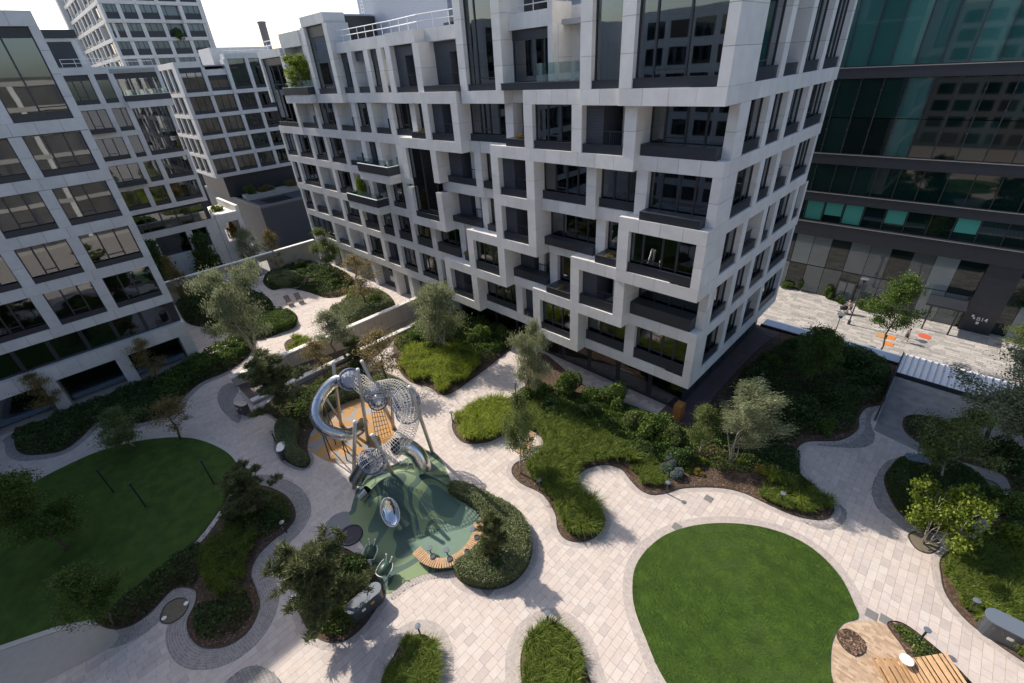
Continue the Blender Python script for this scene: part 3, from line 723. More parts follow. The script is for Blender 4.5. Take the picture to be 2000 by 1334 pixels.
    def rows(s, rows, parapet=.8, ends=(1, 1)):
        """rows from the bottom: dict F, top, b (bounds), c (cells (depth, kind, opts)); builds piers, beams and what fills the cells"""
        hw = s.pw/2
        def cell_at(row, u):
            for i, (a, b) in enumerate(zip(row['b'], row['b'][1:])):
                if a-1e-6 <= u < b: return row['c'][i]
            return None
        for ri, row in enumerate(rows):
            below = rows[ri-1] if ri else None
            B_ = row['b']
            # beam under the row
            pts = sorted(set(round(x, 3) for x in B_+(below['b'] if below else []) if B_[0]-1e-6 <= x <= B_[-1]+1e-6))
            iv = []
            for a, b in zip(pts, pts[1:]):
                m = (a+b)/2; cu = cell_at(row, m); cl = cell_at(below, m) if below else None
                d = max(cu[0] if cu else -9, cl[0] if cl else -9)
                if cu and cu[1] == 'up': d = None
                if iv and iv[-1][2] == d: iv[-1][1] = b
                else: iv.append([a, b, d])
            for i in range(len(iv)-1):
                d0, d1 = iv[i][2], iv[i+1][2]
                if d0 is None: iv[i][1] -= hw; iv[i+1][0] -= hw
                elif d1 is None: iv[i][1] += hw; iv[i+1][0] += hw
                elif d0 > d1: iv[i][1] += hw; iv[i+1][0] += hw
                else: iv[i][1] -= hw; iv[i+1][0] -= hw
            for a, b, d in iv:
                if d is not None: s.stone_box(a, b, row['F']-s.slab, row['F'], d, False)
            # piers
            for i, u in enumerate(B_):
                cl = row['c'][i-1] if i else None; cr = row['c'][i] if i < len(B_)-1 else None
                cs = [c for c in (cl, cr) if c]
                if all(c[1] == 'none' for c in cs): continue
                d = max(c[0] for c in cs); top = max(c[2].get('top', row['top']) for c in cs)
                a, b = u-hw, u+hw
                bk = None
                if (i == 0 and s.corner == 0) or (i == len(B_)-1 and s.corner == 1): bk = d-.55
                if i == 0: a, b = u, u+hw*ends[0]*1.4
                if i == len(B_)-1: a, b = u-hw*ends[1]*1.4, u
                v0 = row['F']
                if any(c[1] == 'up' for c in cs): v0 = row['F']-s.slab
                if v0 < row['F'] and not all(c[1] == 'up' for c in cs):
                    s.stone_box(a, b, row['F'], top, d, True, bk)
                else: s.stone_box(a, b, v0, top, d, True, bk)
            # cells
            for i, (a, b) in enumerate(zip(B_, B_[1:])):
                d, kind, o = row['c'][i]
                a2 = a+hw*(1 if i else ends[0]*1.4); b2 = b-hw*(1 if i < len(B_)-2 else ends[1]*1.4)
                top = o.get('top', row['top']); v0 = row['F']
                kw = {k: v for k, v in o.items() if k in ('sill', 'ledge', 'lintel', 'mull')}
                if kind == 'W': s.win(a2, b2, v0, top, d, **kw)
                elif kind == 'P': s.loggia(a2, b2, v0, top, d, **{k: v for k, v in kw.items() if k != 'mull'})
                elif kind == 'D': s.deep(a2, b2, v0, top, d, **{k: v for k, v in kw.items() if k not in ('mull', 'ledge')})
                if o.get('roof'):
                    r0 = o['roof'][0]; s.stone_box(a if i == 0 or row['c'][i-1][2].get('top', row['top']) <= top else a+hw, b if i == len(B_)-2 or row['c'][i+1][2].get('top', row['top']) <= top else b-hw, top, top+r0, d, False)
    def finish(s, nsingle=300):
        off = s.b.location
        if s.core.V: s.core.build('facade_core', STONE_CORE, s.b)
        if s.frame.V: s.frame.build('facade_frame', s.stone, s.b)
        if not s.pan: return
        def dist(p):
            x0, y0, z0, x1, y1, z1 = s.mp(*p)
            return ((x0+x1)/2)**2+((y0+y1)/2)**2+((z0+z1)/2-CAM_H)**2
        s.pan.sort(key=dist)
        for p in s.pan[:nsingle]:
            m = MB(off); m.box(*s.mp(*p)); m.build('stone_panel', s.stone, s.b)
        if len(s.pan) > nsingle:
            m = MB(off)
            for p in s.pan[nsingle:]: m.box(*s.mp(*p))
            tag(m.build('stone_panels', s.stone, s.b), kind='stuff')
def balcony(bld, mp, u0, u1, v, w0, w1, h=.75, name='balcony'):
    off = bld.location
    m = MB(off); m.box(*mp(u0, u1, v-.85, v-.02, w0, w1-.02)); o = m.build(name, STONE_SHADE, bld)
    m = MB(off); m.box(*mp(u0+.004, u1+.02, v, v+h, w1-.14, w1+.04)); m.box(*mp(u0-.02, u0+.12, v+.003, v+h-.003, w0, w1-.145)); m.box(*mp(u1-.12, u1+.018, v+.003, v+h-.003, w0, w1-.145)); m.build('planter_front', ANTHRA, o)
    m = MB(off); m.box(*mp(u0, u1, v+h, v+h+.04, w1-.15, w1+.05)); m.box(*mp(u1-.14, u1+.03, v+h, v+h+.038, w0, w1-.155)); m.build('coping', WHITE_METAL, o)
    m = MB(off); m.box(*mp(u0+.05, u1-.05, v+h+.045, v+h+.65, w1-.06, w1-.045)); m.box(*mp(u1-.07, u1-.055, v+h+.045, v+h+.65, w0, w1-.07)); m.build('balustrade_glass', RAIL_GLASS, o)
    return o
def roof_rail(bld, path, z, name='roof_railing'):
    m = MB(bld.location)
    for (a, b) in zip(path, path[1:]):
        L = math.dist(a, b); n = max(1, int(L/1.3))
        for h in (.5, .95): m.tube([(a[0], a[1], z+h), (b[0], b[1], z+h)], .035, 5)
        for i in range(n+1):
            t = i/n; x = a[0]+(b[0]-a[0])*t; y = a[1]+(b[1]-a[1])*t; m.tube([(x, y, z), (x, y, z+.95)], .03, 5)
    return m.build(name, WHITE_METAL, bld)

# --- the white apartment block with staggered boxes
main = thing('apartment_building', 'large white apartment block with staggered projecting window boxes beside the courtyard', 'building', (-40, 36, 0))
YP = 27.3
mpF = mapY(YP); F1, F2, F3, F4, F5, F6 = 4.25, 7.9, 11.55, 15.2, 18.85, 22.5
fa = Fac(main, mpF, STONE)
W = lambda d, **k: (d, 'W', k)
P_ = lambda d, **k: (d, 'P', k)
D_ = lambda d, **k: (d, 'D', k)
rows = [
 dict(F=F1, top=F2-SLABH, b=[-69.5, -61.5, -57.5, -53, -49, -45.5, -41.9, -38.1, -35.4, -31.4, -26.4, -23.5, -19.5, -15, -10],
      c=[W(.6), D_(.6), D_(.6), W(.6), P_(.6), W(.6), W(.6), W(.6), P_(1.5), W(.6, sill=.6), P_(.6), W(1.5, sill=.55), W(.5, sill=.75), W(.55, sill=.8, mull=[.28, .52, .74])]),
 dict(F=F2, top=F3-SLABH, b=[-69.5, -65.9, -61.6, -57.3, -52.8, -48.6, -45.4, -41.9, -38.3, -34, -31.4, -27.4, -22.8, -19.5, -15.6, -10],
      c=[W(.6, sill=.8), D_(.6, sill=.8), D_(.6, sill=.8), W(.6, sill=.9), P_(.6, sill=.8), W(.6, sill=.9), W(.6, sill=.9), W(.6, sill=.9), W(.25, sill=.9, ledge=.5), W(0, sill=.8, ledge=.58), W(1.5, sill=.8), P_(0, sill=.7, ledge=.5), W(0, sill=.5, ledge=1.45), P_(1.5, sill=.75), W(-.25, sill=.9, ledge=.5, mull=[.28, .52, .74])]),
 dict(F=F3, top=F4-SLABH, b=[-70, -67.4, -61.7, -57.4, -52.9, -48.9, -45.3, -42, -39.8, -35.2, -30.3, -27.4, -23.7, -18.2, -15.5, -10],
      c=[W(.6), W(.6), D_(.6), W(.6), D_(.6), P_(.6), W(.6), W(.6), (1.5, 'none', {}), P_(0, ledge=.5), W(.3, ledge=.55), P_(1.5, sill=.6), W(0, ledge=.5, sill=.6), W(.2, ledge=1.4, sill=.55), W(1.6, sill=.6, mull=[.2, .5, .72])]),
 dict(F=F4, top=F5-SLABH, b=[-70.5, -66.3, -61.6, -57.5, -53, -48.7, -45.8, -42, -39.8, -35.2, -30.4, -27.4, -23.7, -18.8, -14.9, -10],
      c=[W(.6), W(.6), W(.6), W(.6), D_(.6), P_(.6), D_(.6), W(.6), (1.5, 'up', {}), P_(.6), W(.25, ledge=.5), P_(1.5), W(.7, sill=.55), W(.4, sill=.55), W(.85, sill=.5, ledge=1.55, mull=[.2, .48, .74])]),
 dict(F=F5, top=F6-SLABH, b=[-70.3, -63.3, -58, -53.3, -49.2, -46, -42.3, -38.6, -35.5, -31.6, -26.5, -23.7, -19.5, -15.6, -10],
      c=[(.7, 'none', {}), D_(.6), W(.6), D_(.6), W(.6), D_(.6), W(.6), W(.5, ledge=1.4), P_(1.5), W(.5, sill=.5), P_(0, ledge=1.4), W(1.5), P_(1.5), W(.15, sill=.6, ledge=.85, mull=[.2, .48, .74])]),
 dict(F=F6, top=26.0, b=[-70.3, -63.3, -55.5, -50.5, -47.6, -44.6, -42.3, -40, -35.9, -30.5, -26.6, -22.2, -18.6, -15.7, -10],
      c=[(.7, 'up', dict(top=26.5, roof=[.8])), (-1.1, 'none', dict(top=25.5)), W(1.1, top=28.6, roof=[.85], mull=[], lintel=.9), P_(.7, roof=[.9], lintel=.8), D_(.7, roof=[.9], lintel=.8), W(.7, roof=[.9], lintel=.8), W(.7, roof=[.9], lintel=.8), P_(1.3, roof=[.9], lintel=.8, sill=.4), P_(.2, roof=[.9], lintel=.8, ledge=1.3, sill=.4), W(1.2, top=31.5, roof=[.9], mull=[.33], sill=.4), W(.4, roof=[.9], lintel=.55, sill=.4, mull=[.8]), (-1.1, 'none', dict(top=26.0)), W(1.9, top=32.5, roof=[.9], mull=[.85], sill=.4), W(2.15, top=32.5, roof=[.9], mull=[.22, .6], sill=.45)]),
]
fa.rows(rows)
# the glazing that runs through two storeys
fa.win(-39.4, -35.6, F3, F5-SLABH, 1.5, sill=.5, mull=[.5], rev=.35)
fa.win(-69.75, -63.7, F5, 26.5, .7, sill=.5, mull=[.33, .66], rev=.35, lintel=.7)
fa.finish(230)
mpS = mapX(-10.7+.003)
fs = Fac(main, mpS, STONE, corner=0)
def dcorn(r): return rows[r]['c'][-1][0]
sd = .7
srows = []
for r, (F_, tp, bs, ks) in enumerate([(F1, F2-SLABH, [32, 35.5, 39.2, 44.6], 'WWPW'), (F2, F3-SLABH, [31.8, 35.1, 39.1, 44.6], 'WWWW'), (F3, F4-SLABH, [31.7, 35.4, 37.8, 42.3, 45.0], 'WPWWW'), (F4, F5-SLABH, [32.5, 35.6, 39.2, 44.2], 'WWPW'), (F5, F6-SLABH, [31.8, 35.1, 39.1, 44.6], 'WWWW'), (F6, 32.5, [32.4, 36, 40.2, 45.2], 'WDWW')]):
    b0 = YP-dcorn(r)+.003
    cc = []
    for i, k in enumerate(ks):
        dd = sd-(0.0 if (i+r) % 2 == 0 else .0)
        o = dict(sill=.6, roof=[.9]) if r == 5 else dict(sill=.6)
        if r == 5 and i in (1,): o['lintel'] = 6.2; o['lintel'] = 3.6
        if r == 5 and i == 0: o['mull'] = [.15, .8]
        cc.append((dd, k, o))
    srows.append(dict(F=F_, top=tp, b=[b0]+bs, c=cc))
fs.rows(srows)
fs.finish(70)
# balconies that jut out of the long front
balcony(main, mpF, -62.9, -56.2, F6, -.6, 1.75, .75)
balcony(main, mpF, -48.3, -42.4, F4, .62, 2.0, .8)
balcony(main, mpF, -52.4, -45.8, F3, .62, 2.0, .8)
# terrace with glass balustrade on the top floor
m = MB(main.location); m.box(*mpF(-26.2, -18.9, F6+.003, F6+.4, .45, 1.44)); m.box(*mpF(-26.25, -18.85, F6+.4, F6+.44, .42, 1.47)); o = m.build('terrace_ledge', ANTHRA, main)
m = MB(main.location); m.box(*mpF(-22.9, -18.9, F6+.45, F6+1.5, 1.36, 1.375)); m.box(*mpF(-22.915, -22.9, F6+.45, F6+1.5, .0, 1.37)); m.build('balustrade_glass', RAIL_GLASS, o)
m = MB(main.location); m.box(-22.0, 28.3, F6+.02, -18.7, 28.6, 27.0); m.box(-22.3, 26.4, F6+.02, -21.9, 28.3, 27.2); m.build('terrace_wall', STONE_SHADE, main)
m = MB(main.location); m.box(-63.3, 28.35, F6, -55.5, 28.7, 28.5); m.box(-58.2, 27.0, F6, -55.9, 28.35, 28.6); m.box(-63.3, 26.9, 27.2, -58.2, 28.35, 28.6); m.box(-63.25, 26.9, F6, -62.7, 28.35, 27.2); m.build('penthouse_wall', STONE_SHADE, main)
m = MB(main.location); m.box(-62.6, 28.1, F6, -59.9, 28.34, 26.4); m.build('penthouse_shutter', ANTHRA2, main)
# body, roof and plant rooms
m = MB(main.location); m.box(-69.9, YP+1.24, 0, -11.94, 45.2, 25.9); m.box(-30.4, YP+1.24, 25.9, -26.7, 34, 32); m.box(-18.5, YP+1.24, 25.9, -11.94, 44.8, 32.6); m.box(-55.4, YP+1.24, 25.9, -50.6, 36, 29.2); m.build('interior_mass', DARKROOM, main)
m = MB(main.location); m.box(-69.95, YP+.0, 25.95, -11.96, 45.3, 26.25); rf = m.build('roof', ROOF_GREY, main)
m = MB(main.location); m.box(-50.5, 32.0, 26.26, -38.5, 43, 31.0); m.box(-60, 36, 26.26, -50.6, 44, 33.5); m.box(-38.3, 33.5, 26.26, -27, 44, 33.0); m.box(-26.4, 31.5, 26.26, -19, 40, 29.6); m.build('plant_room', BLUE_PANEL, rf)
m = MB(main.location); m.box(-55.35, 27.0, 26.3, -50.65, 36, 29.35); m.build('penthouse_side', BLUE_PANEL, main)
m = MB(main.location)
for k, (x, y, z) in enumerate([(-37.5, 30.5, 26.26), (-36, 31, 26.26), (-33.5, 30.2, 26.26), (-32, 31.3, 26.26)]): m.box(x, y, z, x+1.1, y+1.0, z+1.2+.3*(k % 2))
m.build('air_handling_unit', ANTHRA, rf)
m = MB(main.location)
for k in range(8):
    m.tube([(-52.5, 31.8, 29.4+k*.3), (-52.0, 31.8, 29.4+k*.3)], .02, 5)
m.tube([(-52.5, 31.8, 26.3), (-52.5, 31.8, 32)], .03, 5); m.tube([(-52.0, 31.8, 26.3), (-52.0, 31.8, 32)], .03, 5); m.build('roof_ladder', WHITE_METAL, rf)
roof_rail(main, [(-50.2, 27.0), (-40.4, 27.0), (-36.0, 26.6), (-31, 27.4)], 26.9)
roof_rail(main, [(-62, 28.4), (-56.5, 28.4), (-56.5, 34)], 28.6)
roof_rail(main, [(-69.5, 27.2), (-64, 27.2)], 27.3)
roof_rail(main, [(-26.3, 28.0), (-22, 28.0), (-19.2, 29)], 26.9)
# ground floor: dark glazing under the overhang, pale piers at the far end
m = MB(main.location)
m.box(-38.0, YP+.9, 0, -11.2, YP+1.23, F1-SLABH-.01); m.box(-11.93, YP+.95, 0, -11.2, 45, F1-SLABH-.01)
gf = m.build('ground_floor_wall', ANTHRA, main)
for k in range(9):
    x = -37+k*2.95
    m = MB(main.location); m.box(x, YP+.86, .25, x+2.5, YP+.895, 3.1); p = m.build('shop_window', GLASS, gf)
for k in range(6):
    y = 28.8+k*2.7
    m = MB(main.location); m.box(-11.195, y, .2, -11.16, y+2.2, 3.1); m.build('shop_window', GLASS, gf)
for x in (-38.05, -69.4, -65.4, -61.8, -57.8, -53.3, -48.2, -44.9, -41.0):
    m = MB(main.location); m.box(x, YP-.55, 0, x+.75, YP+.85, F1-SLABH-.01); m.build('ground_pier', STONE, main)
m = MB(main.location)
for x0, x1 in ((-68.6, -65.45), (-61.0, -57.85), (-57, -53.35), (-40.2, -38.1)): m.box(x0, YP+.7, 0, x1, YP+1.2, 3.3)
m.build('entrance_recess', TRAV, main)
for x0, x1 in ((-64.6, -61.85), (-52.5, -48.25), (-47.4, -44.95), (-44.1, -41.05)):
    m = MB(main.location); m.box(x0, YP+.45, 0, x1, YP+.6, 3.3); d = m.build('entrance_door', ANTHRA, main)
    m = MB(main.location); m.box(x0+.15, YP+.42, .2, (x0+x1)/2-.05, YP+.44, 3.0); m.box((x0+x1)/2+.05, YP+.42, .2, x1-.15, YP+.44, 3.0); m.build('pane', GLASS, d)
m = MB(main.location); m.box(-10.9, 26.95, 0, -10.3, 27.7, 1.4); m.build('corner_cabinet', M('orange_corten', (.33, .15, .04), .7, var=.2), main)

# --- the shaded block on the left
lb = thing('apartment_building', 'near white gridded apartment block in shade at the left edge', 'building', (-58, -8, 0))
fl = Fac(lb, mapX(-52.2), STONE_SHADE, gap=.022, pw=.78)
ub = [-23.1, -19.15, -15.2, -11.25, -7.3, -3.35, .6, 5.0]
lr = []
for r, F_ in enumerate((7.45, 11.2, 14.95, 18.72, 22.5)):
    tp = F_+3.75-SLABH if r < 4 else 28.35
    cs = []
    for i in range(7):
        o = dict(sill=.42, mull=[.34, .68] if (i+r) % 2 else [.3, .55])
        if r == 4: o = dict(sill=.5, mull=[.5], lintel=.6, roof=[.9])
        cs.append((.74, 'W', o))
    lr.append(dict(F=F_, top=tp, b=ub, c=cs))
fl.rows(lr); fl.finish(230)
m = MB(lb.location); m.box(-68, -44, 0, -53.46, 4.9, 28.6); m.build('interior_mass', DARKROOM, lb)
m = MB(lb.location); m.box(-68.2, -44, 28.62, -52.3, 4.95, 28.95); m.build('roof', ROOF_GREY, lb)
m = MB(lb.location); m.box(-53.44, -44, 0, -51.46, -23.2, 29.2); m.build('blank_bay', STONE_SHADE, lb)
m = MB(lb.location); m.box(-53.44, -23, 4.42, -51.95, 4.9, 6.6); ob = m.build('strip_window', ANTHRA, lb)
for k in range(12):
    y = 4.2-k*2.2
    m = MB(lb.location); m.box(-51.94, y-1.9, 4.55, -51.91, y, 6.45); m.build('pane', GLASS, ob)
for k in range(20):
    y = 5.0-k*1.4; m = MB(lb.location); m.box(-53.4, y-1.385, 3.05, -51.42, y, 4.4); m.build('stone_panel', STONE_SHADE, lb)
for k, y in enumerate((4.2, -1.0, -6.2, -11.4, -16.6)):
    m = MB(lb.location); m.box(-53.4, y-.15, 0, -51.5, y+.8, 3.04); m.build('ground_pier', STONE_SHADE, lb)
m = MB(lb.location); m.box(-53.4, -23, .2, -52.9, 4.9, 3.04); m.build('ground_glazing', GLASS, lb)

# --- the block behind it, with the terrace box
l2 = thing('apartment_building', 'white gridded apartment block behind the courtyard wall with a boxed roof terrace', 'building', (-96, 8, 0))
f2 = Fac(l2, mapX(-88.6), STONE_SHADE, panels=False, pw=.62, slab=.65)
r5 = dict(F=8.9, top=12.3-.65, b=[2, 8, 11.7, 14.4, 18.9], c=[W(.6), W(.6), W(.6), W(.6)])
r4 = dict(F=12.3, top=15.8-.65, b=[2, 8, 12.4, 14.7, 18.9], c=[W(.6), W(.6, ledge=1.5), W(.6), W(.6)])
r3 = dict(F=15.8, top=19.3-.65, b=[2, 8, 12, 13.9, 18.9], c=[W(.6), W(.6), W(.6), (.6, 'none', {})])
r2_ = dict(F=19.3, top=22.8-.65, b=[2, 8, 11.6, 13.9, 18.9], c=[W(.6), W(.6, ledge=1.2), W(.6), (.6, 'up', {})])
r1 = dict(F=22.8, top=26.2, b=[2, 8, 11.4, 13.5, 19.4], c=[W(.6, roof=[.8], lintel=.6), W(.6, roof=[.8], lintel=.6), W(.6, roof=[.8], lintel=.6), W(-.2, roof=[.8], lintel=.6)])
f2.rows([r5, r4, r3, r2_, r1])
f2.win(14.3, 18.4, 15.8, 22.8-.65, .6, mull=[.28, .7], rev=.3)
f2.finish()
m = MB(l2.location); m.box(-104, -20, -5, -89.9, 18.8, 26.3); m.build('interior_mass', DARKROOM, l2)
m = MB(l2.location); m.box(-104, -20, 26.32, -88.5, 18.9, 26.7); m.build('roof', ROOF_GREY, l2)
m = MB(l2.location); m.box(-89.85, 7.5, 5.4, -88.2, 18.4, 8.04); ob = m.build('strip_window', ANTHRA, l2)
for k in range(5): m = MB(l2.location); m.box(-88.19, 8+k*2.0, 5.5, -88.16, 9.8+k*2.0, 7.9); m.build('pane', GLASS, ob)
m = MB(l2.location); m.box(-89.9, 2, 4.4, -88.0, 18.9, 5.38); m.box(-89.9, 2, -5, -88.05, 10, 4.39); m.box(-89.9, 14.2, -5, -88.05, 15.0, 4.39); m.box(-89.9, 17.2, -5, -88.05, 18.9, 4.39); m.box(-89.9, 10, -5, -88.3, 17.2, 1.2); m.build('lower_frame', STONE_SHADE, l2)
for a, b in ((10, 14.2), (15, 17.2)): m = MB(l2.location); m.box(-89.0, a, 1.21, -88.6, b, 4.38); m.build('window', GLASS, l2)
m = MB(l2.location); m.box(-98, 18.95, 4.3, -88.0, 22.8, 5.4); m.box(-88.5, 18.95, -5, -88.0, 19.6, 4.29); m.box(-88.5, 22.1, -5, -88.0, 22.8, 4.29); m.box(-88.5, 19.6, -5, -88.0, 22.1, 1.0); m.box(-98, 22.4, -5, -88.55, 22.8, 4.29); tb = m.build('terrace_box', STONE_SHADE, l2)
m = MB(l2.location); m.box(-98, 22.35, 5.41, -88.0, 22.85, 6.6); m.box(-88.6, 18.95, 5.41, -88.0, 22.34, 5.75); m.build('coping', COPING, tb)
balcony(l2, mapX(-88.6), 13.9, 19.3, 22.8, .62, 1.3, .7)
m = MB(l2.location); m.box(-95, 2, 26.7, -91, 12, 30.4); ph = m.build('penthouse', STONE_SHADE, l2)
m = MB(l2.location); m.box(-90.98, 8.6, 27.2, -90.9, 11.3, 30.0); m.build('shutter', ANTHRA, ph)
m = MB(l2.location); m.box(-95.2, 2, 30.42, -90.7, 12.2, 31.3); m.build('fascia', ANTHRA, ph)
roof_rail(l2, [(-88.2, 9), (-88.2, 18.8)], 27.0)

# --- farther block over the dark podium
l3 = thing('apartment_building', 'farther white apartment block with sunlit end wall above the dark podium', 'building', (-112, 33, 0))
f3 = Fac(l3, mapX(-105.6), STONE_SHADE, panels=False, pw=.62, slab=.65)
bb = [25.3, 29.6, 33.7, 37.4, 42, 46]
rr_ = []
for r, F_ in enumerate((9.35, 12.75, 16.15, 19.65, 23.15)):
    tp = F_+3.45-.65 if r < 4 else 26.6
    o4 = dict(roof=[.9], lintel=.7)
    cs = [W(.6 if r % 2 else .75, mull=[.35, .7]) for _ in range(5)] if r < 4 else [W(.9, top=26.9, mull=[.3, .7], **o4), W(.4, top=25.6, mull=[.5], **o4), W(.9, top=28.0, roof=[.8], mull=[]), W(.9, top=28.0, roof=[.8], mull=[.5]), W(.7, **o4)]
    rr_.append(dict(F=F_, top=tp, b=bb, c=cs))
f3.rows(rr_); f3.finish()
f3s = Fac(l3, mapY(25.3+.6), STONE, panels=False, pw=.5, corner=1, slab=.65)
rs = []
for r, F_ in enumerate((9.35, 12.75, 16.15, 19.65, 23.15)):
    rs.append(dict(F=F_, top=(F_+3.45-.65 if r < 4 else 26.9), b=[-121, -117.5, -114, -110, -105.02], c=[W(.597, roof=[.9] if r == 4 else None, sill=.3, mull=[.5]) for _ in range(4)]))
f3s.rows(rs); f3s.finish()
m = MB(l3.location); m.box(-122, 27.2, 4.6, -106.9, 46, 26.6); m.build('interior_mass', DARKROOM, l3)
m = MB(l3.location); m.box(-122, 25.5, 27.0, -105.2, 46, 27.2); m.build('roof', ROOF_GREY, l3)
m = MB(l3.location); m.box(-116, 33, 27.22, -109, 44, 30.0); m.build('penthouse', STONE_SHADE, l3)
m = MB(l3.location); m.box(-121, 26.8, 4.62, -106.2, 46, 8.49); gl = m.build('podium_glazing', ANTHRA, l3)
roof_rail(l3, [(-105.6, 34), (-105.6, 45)], 28.8)
pod = thing('podium', 'dark low podium block with a planted roof between the white apartment blocks', 'building', (-105, 36, -5))
m = MB(pod.location); m.box(-126, 27.5, -5.05, -92.5, 46, 4.2); m.build('wall', ANTHRA2, pod)
m = MB(pod.location); m.box(-126, 27.45, 4.2, -92.45, 27.95, 4.62); m.box(-93.0, 27.95, 4.2, -92.45, 46, 4.62); m.build('coping', M('grey_coping', (.16, .17, .19), .6), pod)
m = MB(pod.location)
for k in range(14): m.box(-99.5, 30+k*.35, 4.21, -94, 30.12+k*.35, 4.36)
m.build('roof_grille', ANTHRA, pod)
m = MB(pod.location); m.box(-104, 28.4, 4.21, -101.5, 46, 5.2); m.build('roof_planter', CONCRETE, pod)

# --- the tower in the distance
tw = thing('tower', 'tall white residential tower far behind the left blocks, cut by the top of the picture', 'building', (-165, 38, 0))
ft = Fac(tw, mapX(-150.6), STONE_SHADE, panels=False, pw=.8, slab=.7, glass=GLASS_TOWER, lite=True)
tr = []
for r, F_ in enumerate((24.2, 27.65, 31.1, 34.55, 38.0, 41.45, 44.9)):
    b = [26.3, 29.7, 33.2, 37.5, 42.0, 46.5]
    d = .6 if r < 4 else 1.3
    tr.append(dict(F=F_, top=F_+3.45-.65, b=b, c=[W(d, sill=1.2, mull=[.3, .68]) if not (i == 3 and r in (3, 4)) else W(d-.8, sill=.8, mull=[.3]) for i in range(5)]))
ft.rows(tr); ft.finish()
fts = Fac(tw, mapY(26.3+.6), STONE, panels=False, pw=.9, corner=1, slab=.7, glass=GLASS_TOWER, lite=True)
trs = []
for r, F_ in enumerate((24.2, 27.65, 31.1, 34.55, 38.0, 41.45, 44.9)):
    trs.append(dict(F=F_, top=F_+3.45-.65, b=[-196, -190, -184, -178, -172, -166, -160, -150.01], c=[W(.597 if (i+r) % 3 else -.4, sill=.6, mull=[.5]) for i in range(7)]))
fts.rows(trs); fts.finish()
m = MB(tw.location); m.box(-197, 28.2, -5, -151.9, 46.4, 48.4); m.build('interior_mass', DARKROOM, tw)
m = MB(tw.location); m.box(-199, 25.5, -5, -196.2, 48, 48.4); m.box(-196.1, 46.42, -5, -150, 47.2, 48.4); m.build('end_wall', STONE_SHADE, tw)
ch = MB((-200, 80, 0)); ch.lathe((-200, 80.3, -5), [(1.9, 0), (1.3, 40), (1.3, 46.8), (1.5, 46.9), (1.5, 47.3), (1.2, 47.4)], 14)
tag(ch.build('chimney', M('grey_chimney', (.22, .21, .22), .8), None, True, (-200, 80, 0)), 'slim grey industrial chimney on the skyline', 'chimney')

# --- the dark glass office block on the right
gb = thing('office_building', 'dark green glass office block across the lower street on the right', 'building', (5, 75, -5))
YG = 68.0
m = MB(gb.location); m.box(-40, YG+.35, -5, 60, 95, 30); m.build('interior_mass', BLACK_GLASS, gb)
def gpane(x0, x1, z0, z1, mat, y=YG, name='pane', par=None):
    m = MB(gb.location); m.box(x0, y, z0, x1, y+.12, z1); return m.build(name, mat, par or gb)
def gband(z0, z1, out=.35):
    m = MB(gb.location); m.box(-40, YG-out, z0, 60, YG+.3, z1); b = m.build('floor_band', ANTHRA, gb)
    m = MB(gb.location); m.box(-40, YG-out-.03, z1-.09, 60, YG-out-.003, z1-.02); m.build('trim', POLE, b); return b
gband(20.5, 21.6); gband(11.6, 12.8); gband(7.2, 8.3); gband(2.9, 4.7, .6)
mul = MB(gb.location); rg = random.Random(11); PITCH_G = 2.07
for k in range(31):
    x = -25+k*PITCH_G
    gpane(x+.05, x+PITCH_G-.05, 21.65, 28.5, GREEN_SKY_GLASS)
    for z0, z1 in ((12.85, 16.55), (16.65, 20.45)):
        gpane(x+.04, x+PITCH_G-.04, z0, z1, BLACK_GLASS if rg.random() < .85 else GREEN_SKY_GLASS)
    gpane(x+.04, x+PITCH_G-.04, 8.35, 11.55, BLACK_GLASS)
    p = gpane(x+.04, x+PITCH_G-.04, 4.75, 7.15, BLACK_GLASS)
    if k in (5, 6, 7, 9, 12, 15, 17, 20):
        gpane(x+.12, x+PITCH_G-.12, 4.85 if k % 3 else 5.6, 7.1, BLIND, YG-.03, 'roller_blind', p)
    for z0, z1 in ((21.6, 28.5), (12.8, 20.5), (8.3, 11.6), (4.7, 7.2)): mul.box(x-.05, YG-.12, z0, x+.05, YG+.1, z1)
    for z in (13.6, 15.3, 17.4, 19.3): mul.box(x-.09, YG-.3, z, x+.09, YG-.1, z+.12)
for z0, z1 in ((28.5, 30),): mul.box(-40, YG-.1, z0, 60, YG+.3, z1)
mul.build('mullion', ANTHRA, gb)
for k in range(22):
    x = -25+k*2.05
    if 3.4 < x+1 < 7.2: continue
    for z0, z1 in ((-5, -1.25), (-1.15, 2.85)):
        gpane(x+.03, x+2.02, z0, z1, SHOP_GLASS if (k*7+int(z0)) % 3 else BLACK_GLASS, YG+.1)
m = MB(gb.location); m.box(3.9, YG-.5, -5, 6.6, YG+.4, 2.9); colm = m.build('sign_column', ANTHRA, gb)
m = MB(gb.location); m.box(-8.7, YG-.02, -5, -6.6, YG+.09, -2.3); dr = m.build('entrance_door', WOOD_GREY, gb)
m = MB(gb.location); m.box(-8.5, YG-.04, -4.8, -7.72, YG-.022, -2.5); m.box(-7.58, YG-.04, -4.8, -6.8, YG-.022, -2.5); m.build('pane', SHOP_GLASS, dr)
m = MB(gb.location); m.box(.4, YG-3.2, -1.9, 3.8, YG-.1, -1.7); m.build('entrance_canopy', ANTHRA, gb)
for i in range(2): m = MB(gb.location); m.box(.9+i*2.3, YG-2.9, -5, 1.05+i*2.3, YG-2.75, -1.9); m.build('canopy_post', ANTHRA, gb)
fc = bpy.data.curves.new('building_number', 'FONT'); fc.body = 'B14'; fc.size = .6; fc.extrude = .01
fo = bpy.data.objects.new('tmp_text', fc); col.objects.link(fo)
